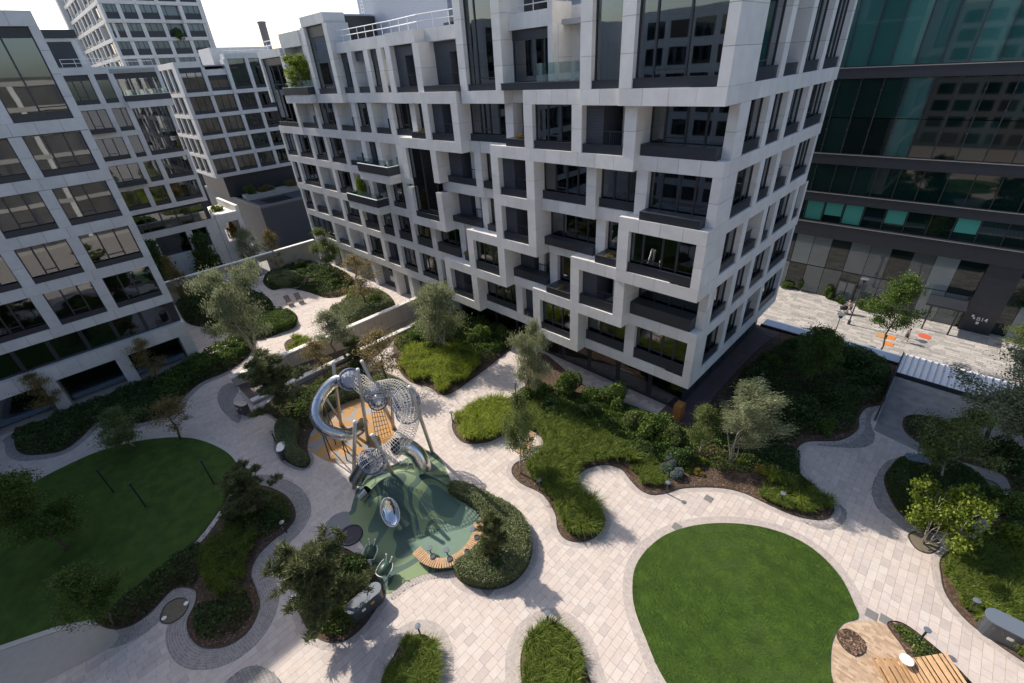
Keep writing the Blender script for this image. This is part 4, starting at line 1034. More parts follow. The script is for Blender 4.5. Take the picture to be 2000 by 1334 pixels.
dg = bpy.context.evaluated_depsgraph_get(); dg.update(); tm = bpy.data.meshes.new_from_object(fo.evaluated_get(dg)); bpy.data.objects.remove(fo)
tm.materials.clear(); tm.materials.append(WHITE)
to = link('building_number', tm, colm, (5.0-gb.location.x, YG-.53-gb.location.y, -3.5+5)); to.rotation_euler = (R(90), 0, 0)
m = MB(gb.location); m.box(4.55, YG-.53, -3.2, 4.75, YG-.505, -2.95); m.box(4.72, YG-.53, -3.42, 4.88, YG-.505, -3.22); m.box(5.1, YG-.53, -3.95, 5.35, YG-.505, -3.65); m.build('sign_icon', WHITE, colm)

# --- the block the picture was taken from side of the court: seen only mirrored in the windows
ob_ = thing('apartment_building', 'pale block with brown panels standing behind the viewer, seen in window reflections', 'building', (-20, -36, 0))
m = MB(ob_.location); m.box(-48, -48, 0, 18, -30, 30); m.build('wall', STONE_SHADE, ob_)
for r in range(8):
    for k in range(16):
        x = -47+k*4.1
        m = MB(ob_.location); m.box(x, -30, .6+r*3.65, x+3.1, -29.96, 3.0+r*3.65); m.build('window', GLASS if (k*3+r) % 5 else WOOD_GREY, ob_)

eb = thing('apartment_building', 'white banded block on the viewer side of the court, seen only as reflections', 'building', (20, -12, 0))
m = MB(eb.location); m.box(14.6, -42, 0, 26, 13, 27); m.build('wall', M('taupe_render', (.10, .098, .10), .8, var=.3, scale=.3), eb)
for r in range(8):
    m = MB(eb.location); m.box(14.45, -42, r*3.7-.1, 14.59, 13, r*3.7+.6); m.build('floor_band', M('band_stone', (.40, .385, .37), .7), eb)
for k in range(10):
    m = MB(eb.location); m.box(14.5, -41+k*5.6, .7, 14.58, -40.3+k*5.6, 25.9); m.build('pier', ANTHRA2 if k % 2 else STONE_SHADE, eb)
# ------------------------------------------------------------------ ramp walls and the tall court wall
def rz_of(z0, z1, y): return z0+(z1-z0)*(y-TRY0)/(TRY1-TRY0)
m = MB(); m.add([(TRX0, TRY0, -.02), (TRX1, TRY0, -.02), (TRX1, TRY1, -2.4), (TRX0, TRY1, -2.4)], [(0, 1, 2, 3)]); tag(m.build('ramp', DARK_PAVE), kind='structure')
m = MB(); m.box(TRX0, TRY1, -2.6, TRX1, TRY1+.3, 0); tag(m.build('ramp_portal', ANTHRA), 'dark end wall where the sunken ramp goes under the white block', 'wall')
def clad_wall(name, label, x0, x1, y0, y1, zb, zt, n, mat, cop=.12, zb_fn=None):
    t = thing(name, label, 'wall', ((x0+x1)/2, (y0+y1)/2, 0)); st = (y1-y0)/n
    for k in range(n):
        m = MB(t.location); a, b = y0+k*st, y0+(k+1)*st-.015
        m.box(x0, a, zb if zb_fn is None else zb_fn((a+b)/2)-.4, x1, b, zt); m.build('wall_panel', mat, t)
    m = MB(t.location); m.box(x0-.06, y0-.05, zt+.002, x1+.06, y1+.02, zt+cop); m.build('coping', COPING, t)
    return t
clad_wall('ramp_wall', 'long travertine wall with white coping above the ramp, garden side', -43.75, -43.3, 5.6, 26.6, -2.6, .85, 24, TRAV, zb_fn=lambda y: rz_of(0, -2.4, y))
w2 = clad_wall('ramp_parapet', 'low white coped parapet with railing between ramp and playground', -39.45, -39.0, 5.75, 24.5, -2.6, .22, 20, TRAV, .14, zb_fn=lambda y: rz_of(0, -2.4, y))
m = MB(w2.location)
for k in range(46): y = 15.5+k*.18; m.box(-39.3, y, .36, -39.28, y+.02, 1.15)
m.box(-39.32, 15.4, 1.15, -39.26, 24, 1.2); m.build('railing', ANTHRA, w2)
cw = thing('court_wall', 'tall travertine court wall with white coping and openings at the far end', 'wall', (-69.6, 16, 0))
op = [(7.6, 9.2), (11.0, 15.6), (17.2, 19.3)]; y = 6.4; edges = []
for a, b in op: edges.append((y, a, 0, 2.95)); edges.append((a, b, 2.15, 2.95)); y = b
edges.append((y, 26.6, 0, 2.95))
for a, b, z0, z1 in edges:
    n = max(1, int((b-a)/1.1)); st = (b-a)/n
    for k in range(n):
        m = MB(cw.location); m.box(-69.85, a+k*st, z0, -69.4, a+(k+1)*st-.012, z1); m.build('wall_panel', TRAV, cw)
m = MB(cw.location); m.box(-69.92, 6.3, 2.953, -69.33, 26.6, 3.1); m.build('coping', COPING, cw)
m = MB()
for k in range(9): m.box(-74.5+k*.35, 10.6, -5, -74.5+k*.35+.36, 16, 1.6-k*.17)
tag(m.build('garden_steps', CONCRETE), 'broad concrete steps seen through the opening of the court wall', 'steps')
# canopy by the gate, fence, glazed ledge over the street drop
CZ = .3
_c0 = g(1750, 728, CZ); _c1 = g(1766, 690, CZ); CY0, CY1, CX0 = _c0[1], _c1[1], _c0[0]
cn = thing('canopy', 'white corrugated metal canopy roof above the shaded gate', 'canopy', (5, 48, -5))
m = MB(cn.location); m.box(CX0, CY0, CZ-.1, CX0+11, CY1, CZ); m.build('roof_deck', WHITE_METAL, cn)
for k in range(26):
    x = CX0+.2+k*.42; m = MB(cn.location); m.box(x, CY0+.02, CZ+.003, x+.07, CY1-.02, CZ+.07); m.build('roof_rib', BLUE_PANEL, cn)
m = MB(cn.location); m.box(CX0-.1, CY0-.1, CZ-.25, CX0+11, CY0-.01, CZ+.1); m.box(CX0-.1, CY0, CZ-.25, CX0-.01, CY1+.05, CZ+.1); m.build('fascia', ANTHRA, cn)
for x in (.2, 5.5, 10.5):
    m = MB(cn.location); m.box(CX0+x, CY1-.4, -5, CX0+x+.14, CY1-.26, CZ-.11); m.build('post', ANTHRA, cn)
m = MB((.4, 40, 0)); m.box(.3, 36.2, 0, .38, 43.4, 1.1); tag(m.build('side_fence', ANTHRA, loc=(.4, 40, 0)), 'dark metal side fence running from the canopy towards the path', 'fence')
gp = M('pale_gate_floor', (.25, .235, .225), .85, var=.3, scale=1.1)
m = MB(); m.prism([(.5, 35.0), (9, 33.2), (12, 43.3), (.5, 43.3)], .004, .012); tag(m.build('gate_forecourt', gp), kind='structure')
ld = thing('glass_ledge', 'long glass ledge with the sky reflection put in its colour along the drop to the street', 'ledge', (-5, 45.9, 0))
LEDGE = M('sky_glass_ledge', (.42, .52, .66), .25, spec=1.0)  # blue base colour stands in for the sky reflected in the ledge
for k in range(5):
    m = MB(ld.location); m.box(-10.9+k*2.28, 45.5, .02, -8.64+k*2.28, 47.3, .08); m.build('glass_panel', LEDGE, ld)
m = MB(ld.location); m.box(-10.9, 45.3, .0, .5, 45.42, .3); m.build('front_rail', ANTHRA, ld)

# ------------------------------------------------------------------ playground
def up(px, py, z): return g(px, py, z)
ps = thing('play_structure', 'climbing structure of leaning poles, steel tube slide and rope net tunnels', 'playground', g(720, 850))
ox = ps.location
poles = [((666, 832), (651, 708), 6.6), ((719, 864), (699, 722), 7.2), ((772, 838), (707, 706), 7.2), ((768, 838), (765, 766), 4.2), ((845, 884), (800, 756), 7.2), ((782, 955), (727, 850), 5.0), ((691, 953), (693, 824), 5.8), ((672, 834), (636, 776), 3.0)]
for k, (b, t, z) in enumerate(poles):
    zb = float(mound_z(*g(*b)[:2]))
    m = MB(ox); rd = .13 if k < 7 else .09
    m.tube([g(b[0], b[1], 0), up(t[0], t[1], z)], [rd, rd*.92], 12); o = m.build('pole', POLE, ps, True)
    c = MB(ox); q = up(t[0], t[1], z); c.lathe((q[0], q[1], q[2]-.02), [(rd, 0), (rd*1.05, .05), (rd*.6, .12), (.02, .14)], 10); c.build('pole_cap', WHITE_METAL, o, True)
slide = smooth_path([up(684, 741, 5.4), up(658, 743, 5.2), up(638, 758, 4.8), up(624, 778, 4.3), up(617, 802, 3.8), up(624, 827, 3.2), up(645, 843, 2.6), up(676, 849, 2.0), up(700, 840, 1.4), up(709, 826, .9)], 5)
m = MB(ox); m.tube(slide, .43, 18, False); sl = m.build('tube_slide', STEEL, ps, True)
m = MB(ox); m.tube([p for p in slide], .40, 14, False); m.build('tube_inside', STEEL, sl, True)
for i in range(4, len(slide)-3, 6):
    m = MB(ox); a, b = Vector(slide[i]), Vector(slide[i+1]); d = (b-a).normalized()*.05
    m.tube([a-d, a+d], .46, 18, False); m.build('tube_flange', STEEL, sl, True)
m = MB(ox)
for i in (14, 24, 33):
    p = slide[i]; m.tube([(p[0], p[1], p[2]-.4), (p[0]+.3, p[1]-.2, 0)], .045, 6); m.tube([(p[0], p[1], p[2]-.4), (p[0]-.4, p[1]+.3, 0)], .045, 6)
m.build('slide_leg', ANTHRA, sl)
def net_tube(path, r, nl, rad, mat, name, ringstep=1, flare=None):
    m = MB(ox); P = [Vector(p) for p in path]; rings = []; prev = None
    for i, p in enumerate(P):
        t = (P[min(i+1, len(P)-1)]-P[max(i-1, 0)]).normalized()
        a = t.orthogonal().normalized() if prev is None else (prev-t*prev.dot(t)).normalized()
        prev = a; b = t.cross(a); rr = r*(flare(i/(len(P)-1)) if flare else 1)
        rings.append([p+(a*math.cos(2*math.pi*k/nl)+b*math.sin(2*math.pi*k/nl))*rr for k in range(nl)])
    for k in range(nl): m.tube([rg_[k] for rg_ in rings], rad, 4, False)
    for i in range(0, len(rings), ringstep): m.tube(rings[i]+[rings[i][0]], rad, 4, False)
    return m.build(name, mat, ps)
npth = smooth_path([up(700, 745, 5.4), up(722, 762, 5.2), up(745, 760, 5.2), up(768, 757, 5.1), up(790, 770, 4.9), up(802, 797, 4.6), up(800, 825, 4.3), up(790, 852, 4.0), up(770, 876, 3.6), up(745, 893, 3.3), up(727, 902, 3.1)], 6)
net_tube(npth, .60, 16, .017, ROPE, 'net_tunnel')
net_tube(smooth_path([up(668, 748, 5.1), up(684, 741, 5.5), up(700, 738, 5.7)], 6), .78, 18, .018, NET_ROPE, 'net_ball', flare=lambda t: .5+.55*math.sin(math.pi*t))
net_tube(smooth_path([up(776, 772, 4.7), up(792, 792, 4.6), up(800, 818, 4.4)], 6), .78, 18, .018, NET_ROPE, 'net_ball', flare=lambda t: .6+.5*math.sin(math.pi*t))
net_tube(smooth_path([up(722, 760, 5.3), up(735, 772, 5.0), up(740, 790, 4.7)], 5), .75, 16, .018, NET_ROPE, 'net_ball', flare=lambda t: .6+.5*math.sin(math.pi*t))
net_tube(smooth_path([up(738, 892, 3.4), up(726, 902, 3.05), up(716, 912, 2.7)], 5), .8, 16, .018, NET_ROPE, 'net_ball', flare=lambda t: .75+.4*math.sin(math.pi*t))
def hoop(px, py, z, r, rad=.05, tilt=(0, 0, 0), mat=BLUE_ROPE):
    c = Vector(up(px, py, z)); n_ = (to_cam(c)+Vector(tilt)).normalized(); a = n_.orthogonal().normalized(); b = n_.cross(a); m = MB(ox)
    m.tube([c+(a*math.cos(q)+b*math.sin(q))*r for q in [2*math.pi*k/28 for k in range(29)]], rad, 6, False); return m.build('net_hoop', mat, ps, True)
to_cam = lambda p: Vector((0-p[0], 0-p[1], CAM_H-p[2])).normalized()
hoop(686, 740, 5.75, .72, .06); hoop(726, 903, 3.3, .72, .06); hoop(726, 903, 3.3, .34, .03); hoop(738, 784, 4.5, .62, .05, (0, 0, .3)); hoop(791, 776, 5.0, .8, .05, (0, 0, 1.2)); hoop(797, 806, 4.4, .8, .05, (0, 0, 1.0))
c_ = Vector(up(726, 903, 3.3)); n_ = to_cam(c_); a_ = n_.orthogonal().normalized(); b_ = n_.cross(a_); m = MB(ox)
for k in range(12):
    q = 2*math.pi*k/12; m.tube([c_+(a_*math.cos(q)+b_*math.sin(q))*.34, c_+(a_*math.cos(q+.2)+b_*math.sin(q+.2))*.72], .018, 4, False)
m.build('net_face', BLUE_ROPE, ps)
def ball(c, r, mat, name, fl=1.0, par=ps, n=16):
    m = MB(ox); m.lathe((c[0], c[1], c[2]), [(max(.01, r*math.cos(a)), r*fl*math.sin(a)) for a in [math.pi*(-.5+i/10) for i in range(11)]], n); return m.build(name, mat, par, True)
ball(up(739, 783, 4.4), .55, MIRROR, 'mirror_dome')
def ring_disc(c, nrm, r, name, mat, depth=.18):
    m = MB(ox); n_ = Vector(nrm).normalized(); c = Vector(c)
    m.tube([c-n_*depth, c+n_*.0, c+n_*.02], [r, r, r*.98], 24); return m.build(name, mat, ps, True)
to_cam = lambda p: Vector((0-p[0], 0-p[1], CAM_H-p[2])).normalized()
p0 = up(686, 740, 5.7); ring_disc(p0, to_cam(p0)+Vector((-.1, .2, .3)), .62, 'convex_cover', BLUE_PANEL)
# short steel pipes and bowls on the hill
def pipe(a, b, r, name):
    m = MB(ox); m.tube([a, b], r, 18, False); o = m.build(name, STEEL, ps, True)
    m = MB(ox); m.tube([a, b], r*.94, 16, False); m.build('pipe_inside', ANTHRA, o, True); return o
pipe(up(716, 905, 2.7), up(696, 938, 1.5), .52, 'steel_pipe')
sp = smooth_path([up(772, 872, 3.7), up(792, 872, 3.3), up(812, 884, 2.7), up(823, 903, 2.0), up(826, 915, 1.5)], 5)
m = MB(ox); m.tube(sp, .55, 18, False); o = m.build('tube_slide', STEEL, ps, True)
m = MB(ox); m.tube(sp, .52, 16, False); m.build('tube_inside', ANTHRA, o, True)
pipe(up(706, 972, .75), up(720, 958, 1.1), .40, 'steel_pipe')
# elliptical mirror bowl let into the slope
def on_mound(px, py, lift=0.0):
    z = .5
    for _ in range(40): p = g(px, py, z); z = .6*z+.4*float(mound_z(p[0], p[1]))
    return g(px, py, z+lift)
bc = on_mound(762, 1000, .48); m = MB(ox); Vb = []; Fb = []; nb = 22
ax = Vector((to_cam(bc).x, to_cam(bc).y, 0)).normalized(); sx = Vector((-ax.y, ax.x, 0)); upv = (Vector((0, 0, 1))*.72-ax*.69)
for i in range(7):
    q = i/6
    for k in range(nb):
        a = 2*math.pi*k/nb; r_ = math.cos(q*math.pi/2)
        v = Vector(bc)+sx*(.52*r_*math.cos(a))+upv*(.88*r_*math.sin(a))-(to_cam(bc))*(.34*math.sin(q*math.pi/2)); Vb.append(v)
Fb = [(i*nb+k, i*nb+(k+1) % nb, (i+1)*nb+(k+1) % nb, (i+1)*nb+k) for i in range(6) for k in range(nb)]
m.add(Vb, Fb); m.build('mirror_bowl', MIRROR, ps, True)
m = MB(ox); m.tube(Vb[:nb]+[Vb[0]], .03, 6, False); m.build('bowl_rim', WHITE_METAL, ps)
# dark climbing net over the orange floor, thin hoop rails on the hill
A, Bq, Cq, Dq = Vector(up(725, 797, 2.4)), Vector(up(748, 797, 2.4)), Vector(g(764, 850)), Vector(g(735, 862)); m = MB(ox)
for i in range(8):
    t = i/7; m.tube([A.lerp(Dq, t), A.lerp(Dq, t).lerp(Bq.lerp(Cq, t), .5), Bq.lerp(Cq, t)], .022, 4, False)
for i in range(6):
    t = i/5; m.tube([A.lerp(Bq, t), Dq.lerp(Cq, t)], .022, 4, False)
m.build('climbing_net', DARK_ROPE, ps)
m = MB(ox)
def hill(px, py, dz):
    x, y, _ = g(px, py); return (x, y, float(mound_z(x, y))+dz)
m.tube(smooth_path([hill(783, 912, .1), hill(788, 925, .8), hill(790, 938, .6), hill(800, 930, .9), hill(806, 936, .8), hill(802, 945, .1)], 4), .028, 6)
m.tube(smooth_path([hill(735, 958, .1), hill(748, 962, .6), hill(760, 958, .5), hill(775, 955, .1)], 4), .028, 6)
m.tube(smooth_path([hill(688, 945, .1), hill(687, 950, .9), hill(697, 955, .9), hill(698, 957, .1)], 4), .028, 6); m.build('hoop_rail', STEEL, ps)
tp = thing('trampoline', 'dark round ground trampoline let into the grey rubber beside the pine', 'trampoline', g(685, 1045, .02)); m = MB(); m.lathe((0, 0, 0), [(.75, 0), (.75, .03), (.62, .035), (.6, .02), (.02, .015)], 24); m.build('mat', M('trampoline_mat', (.03, .03, .05), .7), tp)
m = MB(); m.tube([(.7*math.cos(a), .7*math.sin(a), .035) for a in [2*math.pi*k/24 for k in range(25)]], .04, 6, False); m.build('rim', ANTHRA, tp)
SPR = M('spring_toy_green', (.03, .075, .055), .4)
def spring_toy(px, py, rz, label):
    t = thing('spring_rider', label, 'spring toy', g(px, py, .012), rz, 'green frog spring riders')
    m = MB(); m.tube([(.09*math.cos(a), .09*math.sin(a), .03*a/2) for a in [i*.7 for i in range(40)]], .02, 5); m.build('spring', ANTHRA, t)
    m = MB(); m.lathe((0, 0, .42), [(.05, 0), (.32, .05), (.40, .16), (.34, .30), (.18, .40), (.02, .43)], 18); b = m.build('body', SPR, t, True); b.scale = (1.15, .85, 1)
    m = MB(); m.tube(smooth_path([(-.35, -.38, .5), (-.5, 0, .55), (-.35, .38, .5), (.1, .42, .62), (.35, .3, .75)], 4), .022, 6); m.tube(smooth_path([(-.35, -.38, .5), (.1, -.42, .62), (.35, -.3, .75)], 4), .022, 6); m.build('handle', WHITE_METAL, t)
    for s_ in (-1, 1):
        m = MB(); m.tube([(.3, .12*s_, .75), (.5, .2*s_, 1.0)], .02, 6); e = m.build('horn', WHITE_METAL, t)
        m = MB(); m.lathe((.5, .2*s_, .98), [(.01, 0), (.05, .03), (.05, .07), (.01, .1)], 8); m.build('horn_ball', WHITE, e, True)
spring_toy(727, 1090, 2.2, 'green spring rider with white handles nearer the ground trampoline')
spring_toy(756, 1122, 1.9, 'green spring rider with white handles nearer the cobbled kerb')
# curved timber bench, its stools and trays
bn = thing('curved_bench', 'curved bench of timber slats round the green play surface', 'bench', g(880, 1080))
arc = smooth_path([g(813, 1074, .45), g(833, 1092, .45), g(860, 1100, .45), g(888, 1092, .45), g(912, 1075, .45), g(928, 1052, .45), g(935, 1030, .45), g(934, 1018, .45)], 14)
cum = [0]
for a, b in zip(arc, arc[1:]): cum.append(cum[-1]+math.dist(a, b))
n = int(cum[-1]/.125)
cb = np.mean([g(870, 1050)[:2]], axis=0)
for k in range(n):
    s_ = (k+.5)/n*cum[-1]; i = max(j for j in range(len(cum)-1) if cum[j] <= s_)
    t = (s_-cum[i])/(cum[i+1]-cum[i]); p = arc[i]+(arc[i+1]-arc[i])*t; d = arc[i+1]-arc[i]; d = d[:2]/np.linalg.norm(d[:2])
    m = MB(bn.location); m.obox((p[0], p[1]), (d[0], d[1]), .05, .30, .42, .46); m.build('slat', WOOD, bn)
m = MB(bn.location); m.tube([(p[0], p[1], .38) for p in arc], .035, 6); 
for i in range(6, len(arc), 16): m.box(arc[i][0]-.04, arc[i][1]-.04, 0, arc[i][0]+.04, arc[i][1]+.04, .38)
m.build('bench_frame', ANTHRA, bn)
for k, (px, py, lb_) in enumerate([(841, 1079, 'grey round stool before the curved bench, leftmost'), (874, 1083, 'grey round stool before the middle of the curved bench'), (925, 1043, 'grey round stool before the right end of the curved bench')]):
    t = thing('play_stool', lb_, 'stool', g(px, py, .018), 0, 'grey stools at the curved bench'); m = MB(); m.lathe((0, 0, 0), [(.04, 0), (.04, .4), (.18, .41), (.18, .46), (.02, .465)], 14); m.build('stool_seat', BIN_TOP, t)
for k, (px, py, lb_) in enumerate([(845, 1087, 'dark round tray on the left part of the curved bench'), (878, 1092, 'dark round tray on the middle of the curved bench'), (912, 1078, 'dark round tray on the bend of the curved bench'), (931, 1050, 'dark round tray on the right part of the curved bench')]):
    m = MB(); m.lathe((0, 0, 0), [(.17, 0), (.19, .04), (.15, .05), (.14, .02), (.02, .02)], 14); tag(m.build('bench_tray', ANTHRA, loc=g(px, py, .462)), lb_, 'tray', 'dark trays on the curved bench')

# ------------------------------------------------------------------ bins, bollards, loungers
def ang(a, b):
    p, q = g(*a), g(*b); return math.atan2(q[1]-p[1], q[0]-p[0])
def pod(px, py, rz, label, ln=.62, w=.34, h=.95, top=BIN_TOP, z=0.0):
    t = thing('waste_bin', label, 'bin', g(px, py, z), rz)
    P = [(ln*sx+w*math.cos(a), w*math.sin(a)) for sx, rg_ in ((1, range(-4, 5)), (-1, range(4, 13))) for a in [math.pi*k/8 for k in rg_]]
    m = MB(); m.prism(P, 0, h); m.build('body', BIN, t)
    m = MB(); Q = [(x*1.04, y*1.08) for x, y in P]; m.prism(Q, h+.004, h+.06); m.build('lid', top, t)
    for s_, c in ((-.25, WHITE), (.25, M('bin_orange', (.6, .3, .04), .5))):
        m = MB(); m.box(s_-.10, -w-.02, .55, s_+.10, -w-.004, .72); m.build('slot_label', c, t)
    return t
pod(718, 1188, ang((702, 1202), (738, 1172)), 'dark grey oval waste bin beside the big pine bed')
pod(1975, 1256, ang((1940, 1238), (2005, 1272)), 'dark grey oval waste bin at the right edge of the picture', .8, .42, 1.05)
pod(556, 890, R(-30), 'waste bin with white lid at the end of the hedge by the tube slide', .25, .26, .9, WHITE)
pod(478, 806, R(20), 'black waste bin at the near end of the ramp parapet', .35, .3, 1.0)
pod(1796, 918, ang((1770, 914), (1815, 922)), 'blue grey waste bin behind the dark hedge mound on the right', .7, .34, .9)
def bollard(px, py, label, h=.95, head=True):
    t = thing('bollard_light', label, 'bollard light', g(px, py), 0, 'slim bollard lights along the paths')
    m = MB(); m.lathe((0, 0, 0), [(.045, 0), (.045, h-.03), (.02, h)], 10); m.build('post', ANTHRA, t)
    m = MB(); m.lathe((0, 0, h), [(.03, 0), (.15, .015), (.15, .05), (.02, .06)], 16); m.build('head', BIN_TOP if head else WHITE, t)
for px, py, lb_, hd in [(884, 824, 'bollard light at the left tip of the lime grass bed', 1), (1301, 963, 'bollard light on the mulch edge casting a long thin shadow', 1), (1054, 958, 'bollard light beside the grass below the wave lounger', 1), (1007, 765, 'bollard light at the bend of the entrance path', 1), (822, 1243, 'bollard light at the top of the bottom left grass bed', 1), (1070, 1218, 'bollard light at the top of the bottom centre grass bed', 1), (1795, 1252, 'bollard light in the strip beside the brick patio', 1), (1890, 1195, 'bollard light in the grasses above the right edge bin', 1), (585, 1185, 'white headed bollard light at the left of the big pine', 0), (538, 862, 'bollard light beside the hedge left of the tube slide', 1), (560, 1040, 'bollard light at the corner of the shaded pine bed', 1), (1522, 985, 'bollard light among the tussocks right of the mulch', 1)]:
    bollard(px, py, lb_, head=bool(hd))
for px, py, lb_ in [(285, 990, 'left slim ground spotlight standing in the shaded lawn'), (418, 945, 'right slim ground spotlight standing in the shaded lawn'), (222, 962, 'far slim ground spotlight standing in the shaded lawn')]:
    t = thing('lawn_spotlight', lb_, 'spotlight', g(px, py, .03), 0, 'slim lawn spotlights'); m = MB(); m.lathe((0, 0, 0), [(.05, 0), (.05, 2.0), (.02, 2.03)], 10); m.build('post', ANTHRA, t); m = MB(); m.lathe((0, 0, 2.03), [(.02, 0), (.08, .05), (.08, .25), (.02, .28)], 12); m.build('head', ANTHRA, t)
def wave_lounger(px, py, rz, label, mat=WOOD, ln=1.9, w=.62, z=0.0, group=None):
    t = thing('wave_lounger', label, 'lounger', g(px, py, z), rz, group)
    kx = ln/1.9; prof = smooth_path([(-.95*kx, .34), (-.5*kx, .30), (-.1*kx, .26), (.25*kx, .42), (.6*kx, .66), (.95*kx, .92)], 7)
    cum = [0]
    for a, b in zip(prof, prof[1:]): cum.append(cum[-1]+math.dist(a, b))
    n = 22
    for k in range(n):
        s_ = (k+.5)/n*cum[-1]; i = max(j for j in range(len(cum)-1) if cum[j] <= s_); p = prof[i]; d = (prof[i+1]-prof[i]); d = d/np.linalg.norm(d); q = np.array([-d[1], d[0]])
        hl = cum[-1]/n/2-.008; V = []
        for yy in (-w/2, w/2):
            for a, b in ((-1, -1), (1, -1), (1, 1), (-1, 1)): c = p+d*hl*a+q*.014*b; V.append((c[0], yy, c[1]))
        m = MB(); m.add(V, [(0, 1, 2, 3), (7, 6, 5, 4), (0, 4, 5, 1), (1, 5, 6, 2), (2, 6, 7, 3), (3, 7, 4, 0)]); m.build('slat', mat, t)
    m = MB()
    for yy in (-w/2+.05, w/2-.05):
        m.tube([(p[0], yy, p[1]-.04) for p in prof], .025, 6); m.tube([(-.7, yy, .28), (-.7, yy, 0)], .025, 6); m.tube([(.35, yy, .44), (.35, yy, 0)], .025, 6)
    m.build('frame', ANTHRA, t)
    return t
wave_lounger(1028, 876, ang((1012, 892), (1046, 855)), 'larch wave lounger in the paved pocket beside the small tree')
wave_lounger(566, 594, ang((573, 603), (553, 582)), 'left dark backed lounger of the pair in the far garden', WOOD_GREY)
wave_lounger(586, 589, ang((592, 598), (571, 578)), 'right dark backed lounger of the pair in the far garden', WOOD_GREY)
wave_lounger(590, 562, R(100), 'lounger in shade beneath the shrubs of the far garden', WOOD_GREY)
wave_lounger(1785, 1326, ang((1735, 1318), (1845, 1322)), 'wide larch wave lounger at the bottom right patio', WOOD, ln=2.9, w=1.35)
tb_ = thing('side_table', 'white round side table beside the larch loungers on the patio', 'table', g(1762, 1300, .016)); m = MB(); m.lathe((0, 0, 0), [(.16, 0), (.16, .02), (.025, .03), (.025, .5), (.26, .51), (.26, .545), (.02, .55)], 22); m.build('table_top', WHITE, tb_)
for px, py, lb_ in [(1702, 1200, 'grey square drain cover nearer the round lawn'), (1730, 1211, 'grey square drain cover nearer the patio bed'), (1322, 1029, 'grey drain cover in the sett ring at the top of the round lawn'), (953, 1154, 'dark drain cover below the round hedge'), (1384, 974, 'small round drain cover on the path below the mulch')]:
    m = MB(); m.box(-.24, -.24, 0, .24, .24, .012)
    for k in range(6): m.box(-.2, -.2+k*.075, .012, .2, -.165+k*.075, .02)
    tag(m.build('drain_cover', M('cast_grey', (.20, .20, .20), .6), loc=g(px, py, .006)), lb_, 'drain cover', 'drain covers in the paving')
for px, py, lb_ in [(364, 1179, 'white disc uplight in the oval gravel pit, upper'), (321, 1208, 'pale blue disc uplight in the oval gravel pit, lower')]:
    m = MB(); m.lathe((0, 0, 0), [(.12, 0), (.12, .05), (.09, .06), (.02, .06)], 14); tag(m.build('disc_uplight', WHITE, loc=g(px, py, .018)), lb_, 'uplight')

# ------------------------------------------------------------------ street beyond: lamp, people, pram, mats
def slamp(px, py, h, label, r=.07):
    t = thing('street_lamp', label, 'street lamp', g(px, py, -5))
    m = MB(); m.lathe((0, 0, 0), [(.16, 0), (.16, .5), (r, .55), (r*.8, h), (.03, h+.05)], 12); m.build('post', ANTHRA, t)
    m = MB(); m.lathe((0, 0, h), [(.05, 0), (.2, .05), (.22, .35), (.05, .42)], 14); m.build('lamp_head', ANTHRA, t)
    m = MB(); m.lathe((0, 0, h+.42), [(.02, 0), (.42, .02), (.42, .06), (.02, .08)], 18); m.build('lamp_disc', BIN_TOP, t)
slamp(1657, 633, 5.4, 'tall dark street lamp on the plaza beside the pram')
slamp(1627, 660, 2.6, 'short dark street lamp seen over the hedge', .05)
def body(name, label, loc, rz, joints, edges, rad, mat, group=None):
    t = thing(name, label, 'person', loc, rz, group)
    me = bpy.data.meshes.new('body'); me.from_pydata(joints, edges, []); o = link('body', me, t); me.materials.append(mat)
    sk = o.modifiers.new('skin', 'SKIN'); sk.use_smooth_shade = True
    for v, r_ in zip(me.skin_vertices[0].data, rad): v.radius = r_ if hasattr(r_, '__len__') else (r_, r_)
    me.skin_vertices[0].data[0].use_root = True
    sb = o.modifiers.new('sub', 'SUBSURF'); sb.levels = 1; sb.render_levels = 1
    return t, o
